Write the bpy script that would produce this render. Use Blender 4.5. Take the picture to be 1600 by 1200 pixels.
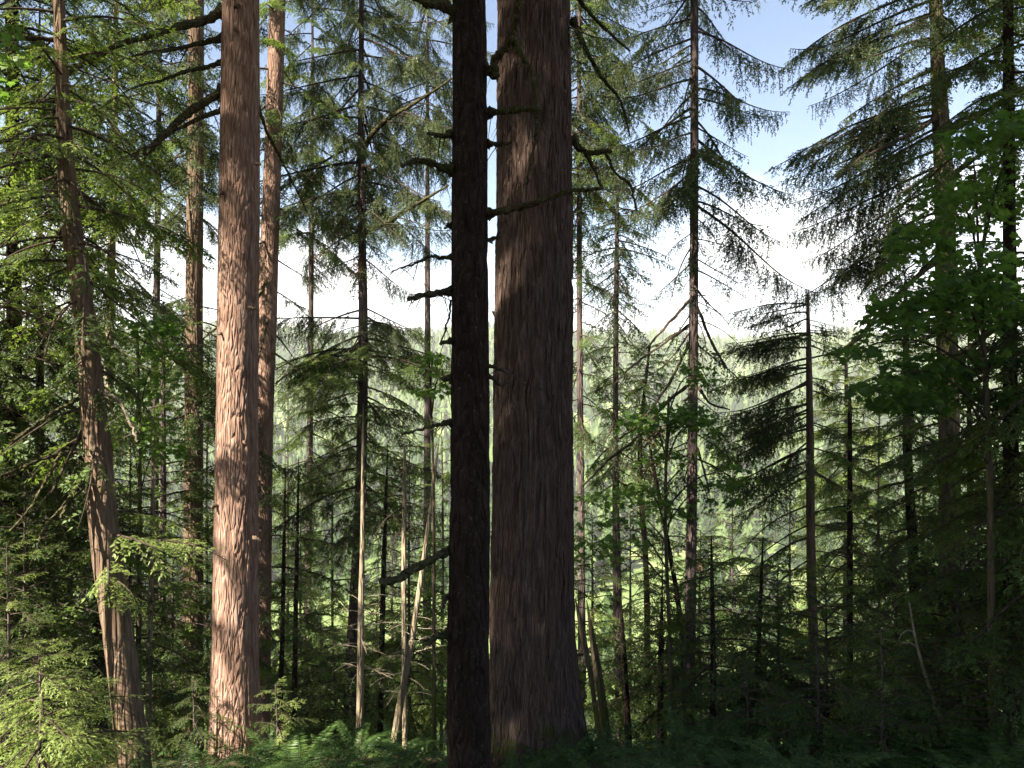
import bpy, math, random
import numpy as np
from mathutils import Vector, Matrix, Euler

for o in list(bpy.data.objects):
    bpy.data.objects.remove(o, do_unlink=True)
S = bpy.context.scene
C = S.collection
R = math.radians
rng = random.Random(7)

# ------------------------------------------------------------------ camera
EYE = Vector((0, 0, 1.6))
PITCH = R(1.5)
cd = bpy.data.cameras.new('camera'); cam = bpy.data.objects.new('camera', cd); C.objects.link(cam)
cd.lens = 27; cd.sensor_width = 36; cd.clip_start = .05; cd.clip_end = 6000
cam.location = EYE; cam.rotation_euler = (R(90) + PITCH, 0, 0)
S.camera = cam
FPX = 1200.0

# ------------------------------------------------------------------ light
SUN_EL = R(44); SUN_AZ = R(225)           # azimuth measured from +x, counter-clockwise: sun stands behind the camera's left shoulder
TOSUN = Vector((math.cos(SUN_EL) * math.cos(SUN_AZ), math.cos(SUN_EL) * math.sin(SUN_AZ), math.sin(SUN_EL)))
sd = bpy.data.lights.new('sun', 'SUN'); sun = bpy.data.objects.new('sun', sd); C.objects.link(sun)
sd.energy = 5.0; sd.angle = R(.55); sd.color = (1.0, .93, .81)
sun.rotation_euler = TOSUN.to_track_quat('Z', 'Y').to_euler()
sun.location = (-40, -40, 60)

W = bpy.data.worlds.new('World'); S.world = W; W.use_nodes = True
nt = W.node_tree; nt.nodes.clear()
def N(t, ty, **kw):
    n = t.nodes.new(ty)
    for k, v in kw.items():
        setattr(n, k, v)
    return n
out = N(nt, 'ShaderNodeOutputWorld'); bg = N(nt, 'ShaderNodeBackground'); bg2 = N(nt, 'ShaderNodeBackground')
sky = N(nt, 'ShaderNodeTexSky', sky_type='NISHITA', sun_disc=False)
sky.sun_elevation = SUN_EL; sky.sun_rotation = math.atan2(TOSUN.x, TOSUN.y)
sky.air_density = 1.0; sky.dust_density = .6; sky.ozone_density = 1.2
bg.inputs[1].default_value = .045
nt.links.new(sky.outputs[0], bg.inputs[0])
tc = N(nt, 'ShaderNodeTexCoord'); mp = N(nt, 'ShaderNodeMapping'); mp.inputs[3].default_value = (1, 1, 2.6)
mp.inputs[1].default_value = (.35, .1, .12)
nt.links.new(tc.outputs['Generated'], mp.inputs[0])
nz = N(nt, 'ShaderNodeTexNoise'); nz.inputs['Scale'].default_value = 2.6; nz.inputs['Detail'].default_value = 7; nz.inputs['Roughness'].default_value = .55
nt.links.new(mp.outputs[0], nz.inputs['Vector'])
sp = N(nt, 'ShaderNodeSeparateXYZ'); nt.links.new(tc.outputs['Generated'], sp.inputs[0])
ma = N(nt, 'ShaderNodeMath', operation='MULTIPLY_ADD'); ma.inputs[1].default_value = -1.3; ma.inputs[2].default_value = .275
nt.links.new(sp.outputs[2], ma.inputs[0])
ad = N(nt, 'ShaderNodeMath', operation='ADD'); nt.links.new(nz.outputs[0], ad.inputs[0]); nt.links.new(ma.outputs[0], ad.inputs[1])
rp = N(nt, 'ShaderNodeValToRGB'); rp.color_ramp.elements[0].position = .46; rp.color_ramp.elements[1].position = .64
nt.links.new(ad.outputs[0], rp.inputs[0])
bg2.inputs[0].default_value = (1, 1, 1, 1); bg2.inputs[1].default_value = .38
mx = N(nt, 'ShaderNodeMixShader')
nt.links.new(rp.outputs[0], mx.inputs[0]); nt.links.new(bg.outputs[0], mx.inputs[1]); nt.links.new(bg2.outputs[0], mx.inputs[2])
nt.links.new(mx.outputs[0], out.inputs[0])

S.view_settings.view_transform = 'Standard'; S.view_settings.look = 'None'
S.view_settings.exposure = 2.4; S.view_settings.gamma = 1.0; S.view_settings.use_curve_mapping = False
S.render.engine = 'CYCLES'
S.cycles.max_bounces = 6; S.cycles.diffuse_bounces = 3; S.cycles.transmission_bounces = 3; S.cycles.glossy_bounces = 1
S.cycles.volume_bounces = 0; S.cycles.caustics_reflective = False; S.cycles.caustics_refractive = False

# ------------------------------------------------------------------ helpers
def P(px, py, d):
    """the point at forward distance d (metres) that stands where the photograph has the pixel"""
    a = (px - 800) / FPX; b = (600 - py) / FPX
    cp, sp_ = math.cos(PITCH), math.sin(PITCH)
    y = cp - b * sp_; z = sp_ + b * cp
    return Vector((a * d / y, d, EYE.z + z * d / y))

def sstep(a, b, x):
    t = np.clip((np.asarray(x, float) - a) / (b - a), 0, 1)
    return t * t * (3 - 2 * t)

_tab = {}
def vnoise(u, v, seed, pu=None):
    """value noise on numpy arrays; pu = whole-number period in u"""
    u = np.asarray(u, float); v = np.asarray(v, float)
    if seed not in _tab:
        _tab[seed] = np.random.RandomState(seed).rand(256, 256)
    T = _tab[seed]
    iu = np.floor(u).astype(int); iv = np.floor(v).astype(int)
    fu = u - iu; fv = v - iv
    fu = fu * fu * (3 - 2 * fu); fv = fv * fv * (3 - 2 * fv)
    i0, i1 = (iu % pu, (iu + 1) % pu) if pu else (iu % 256, (iu + 1) % 256)
    j0, j1 = iv % 256, (iv + 1) % 256
    i0 = i0 % 256; i1 = i1 % 256
    return (T[i0, j0] * (1 - fu) + T[i1, j0] * fu) * (1 - fv) + (T[i0, j1] * (1 - fu) + T[i1, j1] * fu) * fv

def fbm(x, y, seed, o=4):
    s = 0; a = .5
    for k in range(o):
        s = s + a * vnoise(x * 2 ** k, y * 2 ** k, seed + k); a *= .5
    return s

def ground_z(x, y):
    x = np.asarray(x, float); y = np.asarray(y, float)
    z = np.where(y < 9, -.27 * y, -2.43 - .47 * (y - 9))
    z = np.where(y < 0, -.20 * y, z)
    v = np.where(y > 125, -56.95 - 6 * sstep(125, 190, y), z)
    hill = sstep(330, 1350, y) ** .92 * (172 + 48 * (fbm(x / 260 + 9, y / 900 + 4, 31, 3) - .45)) + 30 * (fbm(x / 120 + 3, y / 140, 41, 3) - .45) * sstep(330, 520, y)
    v = np.where(y > 330, v + hill, v)
    v = v + (fbm(x / 2.1 + 50, y / 2.1 + 50, 51, 3) - .45) * .35 + .02 * np.clip(x, -40, 40)
    return v
def gz(x, y): return float(ground_z(x, y))

def mesh_np(name, V, F4=None, F3=None, mats=(), mi=None, smooth=False, attr=None):
    """mesh from numpy arrays: V (n,3); F4 (m,4); F3 (k,3); mi = material index per face (quads first)"""
    me = bpy.data.meshes.new(name)
    n4 = 0 if F4 is None else len(F4); n3 = 0 if F3 is None else len(F3)
    me.vertices.add(len(V)); me.vertices.foreach_set('co', np.asarray(V, np.float32).ravel())
    me.loops.add(n4 * 4 + n3 * 3)
    li = np.concatenate([np.asarray(F4, np.int32).ravel() if n4 else np.zeros(0, np.int32), np.asarray(F3, np.int32).ravel() if n3 else np.zeros(0, np.int32)])
    me.loops.foreach_set('vertex_index', li)
    me.polygons.add(n4 + n3)
    ls = np.concatenate([np.arange(n4) * 4, n4 * 4 + np.arange(n3) * 3]).astype(np.int32)
    lt = np.concatenate([np.full(n4, 4), np.full(n3, 3)]).astype(np.int32)
    me.polygons.foreach_set('loop_start', ls); me.polygons.foreach_set('loop_total', lt)
    for m in mats: me.materials.append(m)
    if mi is not None: me.polygons.foreach_set('material_index', np.asarray(mi, np.int32))
    if smooth: me.polygons.foreach_set('use_smooth', np.ones(n4 + n3, bool))
    me.update(calc_edges=True)
    if attr is not None:
        a = me.attributes.new('tone', 'FLOAT', 'POINT'); a.data.foreach_set('value', np.asarray(attr, np.float32))
    return me

class MB:
    def __init__(s): s.V = []; s.F = []; s.T = []; s.M = []; s.MT = []; s.A = []; s.n = 0
    def quads(s, V, F, m=0, tone=.5):
        V = np.asarray(V, float).reshape(-1, 3); F = np.asarray(F, int).reshape(-1, 4)
        s.V.append(V); s.F.append(F + s.n); s.M.append(np.full(len(F), m)); s.n += len(V)
        s.A.append(np.broadcast_to(np.asarray(tone, float), (len(V),)))
    def tris(s, V, F, m=0, tone=.5):
        V = np.asarray(V, float).reshape(-1, 3); F = np.asarray(F, int).reshape(-1, 3)
        s.V.append(V); s.T.append(F + s.n); s.MT.append(np.full(len(F), m)); s.n += len(V)
        s.A.append(np.broadcast_to(np.asarray(tone, float), (len(V),)))
    def tube(s, pts, rad, ns=5, m=0, cap=True, rough=0, rs=None):
        pts = np.asarray(pts, float); rad = np.asarray(rad, float)
        n = len(pts)
        tg = np.gradient(pts, axis=0); tg /= np.linalg.norm(tg, axis=1)[:, None] + 1e-9
        ref = np.array([0, 0, 1.]) if abs(tg[0, 2]) < .9 else np.array([1., 0, 0])
        a = np.cross(tg, ref); a /= np.linalg.norm(a, axis=1)[:, None] + 1e-9
        b = np.cross(tg, a)
        ang = np.linspace(0, 2 * np.pi, ns, endpoint=False)
        rr = rad[:, None] * np.ones((1, ns))
        if rough: rr = rr * (1 + rough * (rs.rand(n, ns) - .5) * 2)
        V = pts[:, None, :] + rr[:, :, None] * (np.cos(ang)[None, :, None] * a[:, None, :] + np.sin(ang)[None, :, None] * b[:, None, :])
        i = np.arange(n - 1)[:, None] * ns; j = np.arange(ns)[None, :]; k = (j + 1) % ns
        F = np.stack([i + j, i + k, i + ns + k, i + ns + j], -1).reshape(-1, 4)
        s.quads(V.reshape(-1, 3), F, m)
        if cap:
            for e, rev in ((0, 1), (n - 1, 0)):
                vv = np.concatenate([V[e], pts[e][None]]); ff = [[q, (q + 1) % ns, ns] if not rev else [(q + 1) % ns, q, ns] for q in range(ns)]
                s.tris(vv, ff, m)
    def mesh(s, name, mats, smooth=False):
        V = np.concatenate(s.V); F = np.concatenate(s.F) if s.F else None; T = np.concatenate(s.T) if s.T else None
        mi = np.concatenate(s.M + s.MT)
        return mesh_np(name, V, F, T, mats, mi, smooth, np.concatenate(s.A))

def link(name, me, parent=None, loc=None):
    o = bpy.data.objects.new(name, me); C.objects.link(o)
    if parent is not None: o.parent = parent
    if loc is not None: o.location = loc
    return o
def tag(o, label=None, cat=None, group=None, kind=None):
    if label: o['label'] = label
    if cat: o['category'] = cat
    if group: o['group'] = group
    if kind: o['kind'] = kind
    return o
def thing(name, loc, label, cat, group=None):
    o = link(name, None, None, loc); o.empty_display_size = .3
    return tag(o, label, cat, group)

# ------------------------------------------------------------------ materials
def mat(name):
    m = bpy.data.materials.new(name); m.use_nodes = True
    t = m.node_tree; t.nodes.clear()
    return m, t, N(t, 'ShaderNodeOutputMaterial')
def ramp(t, src, stops):
    r = N(t, 'ShaderNodeValToRGB'); e = r.color_ramp.elements
    while len(e) < len(stops): e.new(.5)
    for q, (p, c) in zip(e, stops): q.position = p; q.color = (*c, 1)
    t.links.new(src, r.inputs[0]); return r.outputs[0]
def noise(t, vec, scale, detail=4, rough=.55):
    n = N(t, 'ShaderNodeTexNoise'); n.inputs['Scale'].default_value = scale; n.inputs['Detail'].default_value = detail; n.inputs['Roughness'].default_value = rough
    t.links.new(vec, n.inputs['Vector']); return n.outputs[0]
def mixc(t, f, a, b):
    m = N(t, 'ShaderNodeMix', data_type='RGBA')
    if isinstance(f, float): m.inputs[0].default_value = f
    else: t.links.new(f, m.inputs[0])
    for i, c in ((6, a), (7, b)):
        if isinstance(c, tuple): m.inputs[i].default_value = (*c, 1)
        else: t.links.new(c, m.inputs[i])
    return m.outputs[2]

def bark_mat(name, dark, mid, light, moss=0., mossc=(.07, .085, .02), stretch=.16, sc=16, bump=.9, foot=.2):
    m, t, o = mat(name)
    tc = N(t, 'ShaderNodeTexCoord'); mp = N(t, 'ShaderNodeMapping'); mp.inputs[3].default_value = (1, 1, stretch)
    t.links.new(tc.outputs['Object'], mp.inputs[0])
    n1 = noise(t, mp.outputs[0], sc, 6, .6)
    n2 = noise(t, tc.outputs['Object'], 2.3, 4, .6)
    n3 = noise(t, tc.outputs['Object'], 42, 3, .6)
    c = ramp(t, n1, [(.3, dark), (.5, mid), (.72, light)])
    c = mixc(t, ramp(t, n2, [(.38, (0, 0, 0)), (.7, (.55, .55, .55))]), c, mid)
    spk = ramp(t, n3, [(.62, (0, 0, 0)), (.75, (.35, .35, .35))])
    c = mixc(t, spk, c, (.30, .29, .24))
    if moss > 0:
        n4 = noise(t, tc.outputs['Object'], 3.1, 6, .7)
        sx = N(t, 'ShaderNodeSeparateXYZ'); t.links.new(tc.outputs['Object'], sx.inputs[0])
        fm = N(t, 'ShaderNodeMapRange'); fm.inputs[1].default_value = 0; fm.inputs[2].default_value = 1.5; fm.inputs[3].default_value = foot; fm.inputs[4].default_value = 0
        t.links.new(sx.outputs[2], fm.inputs[0])
        am = N(t, 'ShaderNodeMath', operation='ADD'); t.links.new(n4, am.inputs[0]); t.links.new(fm.outputs[0], am.inputs[1])
        c = mixc(t, ramp(t, am.outputs[0], [(.72 - moss * .5, (0, 0, 0)), (.86 - moss * .5, (1, 1, 1))]), c, mossc)
    b = N(t, 'ShaderNodeBsdfDiffuse'); b.inputs['Roughness'].default_value = .6
    t.links.new(c, b.inputs['Color'])
    mp2 = N(t, 'ShaderNodeMapping'); mp2.inputs[3].default_value = (1, 1, stretch * .75)
    t.links.new(tc.outputs['Object'], mp2.inputs[0])
    vo = N(t, 'ShaderNodeTexVoronoi', feature='DISTANCE_TO_EDGE'); vo.inputs['Scale'].default_value = sc * 1.15
    wv = N(t, 'ShaderNodeMix', data_type='VECTOR'); wv.inputs[0].default_value = .035
    nzv = N(t, 'ShaderNodeTexNoise'); nzv.inputs['Scale'].default_value = 9; nzv.inputs['Detail'].default_value = 3; t.links.new(mp2.outputs[0], nzv.inputs['Vector'])
    t.links.new(mp2.outputs[0], wv.inputs[4]); t.links.new(nzv.outputs['Color'], wv.inputs[5]); t.links.new(wv.outputs[1], vo.inputs['Vector'])
    mr = N(t, 'ShaderNodeMapRange'); mr.inputs[2].default_value = .22; t.links.new(vo.outputs['Distance'], mr.inputs[0])
    ad = N(t, 'ShaderNodeMath', operation='MULTIPLY_ADD'); ad.inputs[1].default_value = .9; t.links.new(n1, ad.inputs[0]); t.links.new(mr.outputs[0], ad.inputs[2])
    bu = N(t, 'ShaderNodeBump'); bu.inputs['Strength'].default_value = bump; bu.inputs['Distance'].default_value = .03
    t.links.new(ad.outputs[0], bu.inputs['Height']); t.links.new(bu.outputs[0], b.inputs['Normal'])
    t.links.new(b.outputs[0], o.inputs[0]); return m

def leaf_mat(name, dark, mid, light, trans=.35, tcol=None, spread=.5, gloss=.014):
    """needles / leaves: diffuse + translucent, tone from the mesh and from each object's own random number"""
    m, t, o = mat(name)
    at = N(t, 'ShaderNodeAttribute'); at.attribute_name = 'tone'
    oi = N(t, 'ShaderNodeObjectInfo')
    k = N(t, 'ShaderNodeMath', operation='MULTIPLY_ADD'); k.inputs[1].default_value = spread; k.inputs[2].default_value = -spread / 2
    t.links.new(oi.outputs['Random'], k.inputs[0])
    s = N(t, 'ShaderNodeMath', operation='ADD', use_clamp=True); t.links.new(at.outputs['Fac'], s.inputs[0]); t.links.new(k.outputs[0], s.inputs[1])
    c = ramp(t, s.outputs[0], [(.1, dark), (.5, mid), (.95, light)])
    d = N(t, 'ShaderNodeBsdfDiffuse'); tr = N(t, 'ShaderNodeBsdfTranslucent')
    t.links.new(c, d.inputs[0])
    tc_ = mixc(t, .55, c, tcol) if tcol else c
    t.links.new(tc_, tr.inputs[0])
    mx = N(t, 'ShaderNodeMixShader'); mx.inputs[0].default_value = trans
    t.links.new(d.outputs[0], mx.inputs[1]); t.links.new(tr.outputs[0], mx.inputs[2])
    g = N(t, 'ShaderNodeBsdfGlossy'); g.inputs['Roughness'].default_value = .5; g.inputs[0].default_value = (1, 1, 1, 1)
    mg = N(t, 'ShaderNodeMixShader'); mg.inputs[0].default_value = gloss
    t.links.new(mx.outputs[0], mg.inputs[1]); t.links.new(g.outputs[0], mg.inputs[2])
    t.links.new(mg.outputs[0], o.inputs[0]); return m

M = {}
M['bark_giant'] = bark_mat('bark_giant', (.055, .036, .028), (.112, .075, .058), (.19, .14, .115), .12, stretch=.13, sc=24)
M['bark_fir'] = bark_mat('bark_fir', (.14, .078, .054), (.285, .178, .128), (.41, .295, .23), .06, stretch=.2, sc=20)
M['bark_dark'] = bark_mat('bark_dark', (.020, .014, .011), (.036, .026, .020), (.058, .043, .034), .12, (.03, .035, .012), stretch=.4)
M['bark_brown'] = bark_mat('bark_brown', (.09, .06, .04), (.17, .115, .078), (.25, .185, .13), .12)
M['bark_pale'] = bark_mat('bark_pale', (.17, .13, .09), (.30, .24, .16), (.42, .36, .26), .2, (.22, .20, .07))
M['bark_thin'] = bark_mat('bark_thin', (.055, .040, .036), (.105, .078, .070), (.17, .135, .12), .15)
M['bark_mossy'] = bark_mat('bark_mossy', (.07, .05, .03), (.13, .10, .065), (.22, .18, .12), .42, (.10, .11, .03))
M['twig'] = bark_mat('twig', (.03, .022, .017), (.062, .046, .034), (.11, .085, .064), .18, stretch=1, bump=.2, foot=0)
M['moss_branch'] = bark_mat('moss_branch', (.035, .03, .018), (.075, .065, .035), (.13, .12, .055), .4, (.07, .08, .025), stretch=1, foot=0)
M['dead_wood'] = bark_mat('dead_wood', (.14, .11, .08), (.26, .21, .15), (.40, .34, .25), .1, stretch=.6, bump=.2, foot=0)
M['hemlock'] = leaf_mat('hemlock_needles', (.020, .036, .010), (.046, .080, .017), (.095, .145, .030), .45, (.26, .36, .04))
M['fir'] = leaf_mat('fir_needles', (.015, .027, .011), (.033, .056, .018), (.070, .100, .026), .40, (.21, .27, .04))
M['bright'] = leaf_mat('sun_painted_needles', (.08, .12, .02), (.15, .215, .04), (.235, .30, .075), .45, (.34, .46, .07))  # new-growth needles, lightened further so sunlight is in the colour
M['cedar'] = leaf_mat('cedar_needles', (.042, .068, .014), (.085, .130, .026), (.15, .20, .040), .48, (.34, .45, .05))
M['dead'] = leaf_mat('dead_needles', (.07, .035, .02), (.15, .07, .035), (.25, .13, .06), .3)
M['maple'] = leaf_mat('maple_leaves', (.035, .075, .014), (.070, .135, .024), (.15, .22, .045), .6, (.19, .33, .035), spread=.8)
M['fern'] = leaf_mat('fern_fronds', (.020, .040, .010), (.042, .080, .018), (.085, .14, .032), .35, (.12, .22, .04))
M['far'] = leaf_mat('far_conifers', (.024, .045, .016), (.058, .092, .030), (.11, .155, .05), .25, (.16, .22, .06), spread=0, gloss=0)

def ground_mat():
    m, t, o = mat('forest_floor')
    tc = N(t, 'ShaderNodeTexCoord'); at = N(t, 'ShaderNodeAttribute'); at.attribute_name = 'tone'
    n1 = noise(t, tc.outputs['Object'], 3.5, 8, .65); n2 = noise(t, tc.outputs['Object'], .05, 5, .6)
    a = ramp(t, n1, [(.3, (.035, .026, .017)), (.5, (.07, .052, .032)), (.62, (.05, .06, .02)), (.8, (.12, .085, .05))])
    b = ramp(t, n2, [(.35, (.075, .115, .035)), (.55, (.15, .19, .065)), (.75, (.24, .235, .12))])
    c = mixc(t, at.outputs['Fac'], a, b)
    d = N(t, 'ShaderNodeBsdfDiffuse'); t.links.new(c, d.inputs[0])
    bu = N(t, 'ShaderNodeBump'); bu.inputs['Strength'].default_value = .8; bu.inputs['Distance'].default_value = .05
    t.links.new(n1, bu.inputs['Height']); t.links.new(bu.outputs[0], d.inputs['Normal'])
    t.links.new(d.outputs[0], o.inputs[0]); return m
M['ground'] = ground_mat()

# ------------------------------------------------------------------ the setting: ground, far wood
def build_ground():
    ys = np.concatenate([np.linspace(-70, 2, 50), np.linspace(2.25, 30, 112), np.linspace(31, 125, 60), np.linspace(132, 1600, 150)])
    us = np.linspace(-1, 1, 161); us = np.sign(us) * np.abs(us) ** 1.7
    Y = ys[:, None] * np.ones((1, len(us))); X = us[None, :] * (70 + .95 * np.maximum(ys, 0))[:, None]
    Z = ground_z(X, Y)
    V = np.stack([X, Y, Z], -1).reshape(-1, 3); nx = len(us)
    i = np.arange(len(ys) - 1)[:, None] * nx; j = np.arange(nx - 1)[None, :]
    F = np.stack([i + j, i + j + 1, i + nx + j + 1, i + nx + j], -1).reshape(-1, 4)
    tone = sstep(60, 130, Y).ravel()
    o = link('ground', mesh_np('ground', V, F, None, [M['ground']], None, True, tone)); tag(o, kind='structure')
build_ground()

def far_wood():
    rs = np.random.RandomState(5)
    pts = []
    y = 70.
    while y < 1420:
        sp_ = 6.0 + y * .0042
        w = .80 * y + 70
        xs = np.arange(-w, w, sp_); xs = xs + (rs.rand(len(xs)) - .5) * sp_ * .9; yy = y + (rs.rand(len(xs)) - .5) * sp_ * .9
        keep = rs.rand(len(xs)) < .9
        # open meadow on the valley floor
        mead = fbm(xs / 75 + 2, yy / 75, 77, 3)
        keep &= ~((yy > 150) & (yy < 345) & (mead > .40))
        keep &= ~((yy > 345) & (fbm(xs / 50 + 2, yy / 60, 87, 3) > .60))
        pts.append(np.stack([xs[keep], yy[keep]], 1)); y += sp_ * .9
    pts = np.concatenate(pts); n = len(pts)
    gzv = ground_z(pts[:, 0], pts[:, 1])
    H = (8 + 19 * rs.rand(n) ** 1.3) * (.8 + .5 * vnoise(pts[:, 0] / 40, pts[:, 1] / 40, 12))
    H = np.where(pts[:, 1] < 140, np.minimum(H, 9 + 8 * rs.rand(n)), H)
    tone = np.clip(.45 + (rs.rand(n) - .5) * 1.0 + (vnoise(pts[:, 0] / 60, pts[:, 1] / 60, 14) - .5) * .6, 0, 1)
    Vs = []; Fs = []; As = []; base = 0
    near = pts[:, 1] < 430
    for sel, nl, ns in ((near, 13, 16), (~near, 4, 6)):
        pp = pts[sel]; hh = H[sel]; gg = gzv[sel]; tt_ = tone[sel]; m = len(pp)
        for q in range(nl):
            f = q / nl; a = .06 + .86 * f; b = min(1.0, a + 1.7 * .92 / nl); r = .185 * (1 - f) ** .8 + .02
            ang = np.linspace(0, 2 * np.pi, ns, endpoint=False)[None, :] + rs.rand(m, 1) * 6
            star = np.where(np.arange(ns) % 2, 1.25, .45)[None, :]
            rr = r * hh[:, None] * star * (.6 + .8 * rs.rand(m, ns))
            V = np.empty((m, ns + 1, 3))
            V[:, :ns, 0] = pp[:, :1] + np.cos(ang) * rr; V[:, :ns, 1] = pp[:, 1:] + np.sin(ang) * rr
            V[:, :ns, 2] = (gg + a * hh)[:, None] + (.05 - .06 * star + .05 * rs.randn(m, ns)) * hh[:, None]
            V[:, ns, 0] = pp[:, 0] + rs.randn(m) * .01 * hh; V[:, ns, 1] = pp[:, 1]; V[:, ns, 2] = gg + b * hh
            k = np.arange(ns); f3 = np.stack([k, (k + 1) % ns, np.full(ns, ns)], 1)
            F = (base + np.arange(m)[:, None, None] * (ns + 1) + f3[None]).reshape(-1, 3); base += m * (ns + 1)
            Vs.append(V.reshape(-1, 3)); Fs.append(F); As.append(np.clip(np.repeat(tt_, ns + 1) + .12 * rs.randn(m * (ns + 1)), 0, 1))
    me = mesh_np('far_wood', np.concatenate(Vs), None, np.concatenate(Fs), [M['far']], None, False, np.concatenate(As))
    o = link('far_wood', me); tag(o, 'pale sunlit conifer wood covering the hillside across the valley', 'forest', kind='stuff')
    print('far trees', n)
far_wood()

# haze: one closed box of even air around the whole place
def haze():
    mb = MB(); x, y0, y1, z0, z1 = 1640, -75, 1605, -75, 190
    V = [(-x, y0, z0), (x, y0, z0), (x, y1, z0), (-x, y1, z0), (-x, y0, z1), (x, y0, z1), (x, y1, z1), (-x, y1, z1)]
    mb.quads(V, [(0, 3, 2, 1), (4, 5, 6, 7), (0, 1, 5, 4), (1, 2, 6, 5), (2, 3, 7, 6), (3, 0, 4, 7)])
    m, t, o = mat('haze')
    v = N(t, 'ShaderNodeVolumePrincipled'); v.inputs['Color'].default_value = (1, .985, .93, 1); v.inputs['Density'].default_value = .00022; v.inputs['Anisotropy'].default_value = -.1
    t.links.new(v.outputs[0], o.inputs['Volume'])
    ob = link('haze', mb.mesh('haze', [m])); tag(ob, 'thin pale summer haze filling the valley air', 'haze', kind='stuff')
haze()

# ------------------------------------------------------------------ foliage pieces
def unit(v): return v / (np.linalg.norm(v, axis=-1, keepdims=True) + 1e-9)

def leaflets(mb, base, d, L, wd, nrm, m, tone):
    """rhombic sprays: base (n,3), unit directions d (n,3), lengths L (n), widths wd (n), plane normals nrm (n,3)"""
    side = unit(np.cross(d, nrm)); n = len(base)
    V = np.stack([base, base + d * (L * .45)[:, None] + side * wd[:, None] * .5, base + d * L[:, None], base + d * (L * .45)[:, None] - side * wd[:, None] * .5], 1)
    F = np.arange(n * 4).reshape(n, 4)
    mb.quads(V.reshape(-1, 3), F, m, np.repeat(tone, 4))

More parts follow.
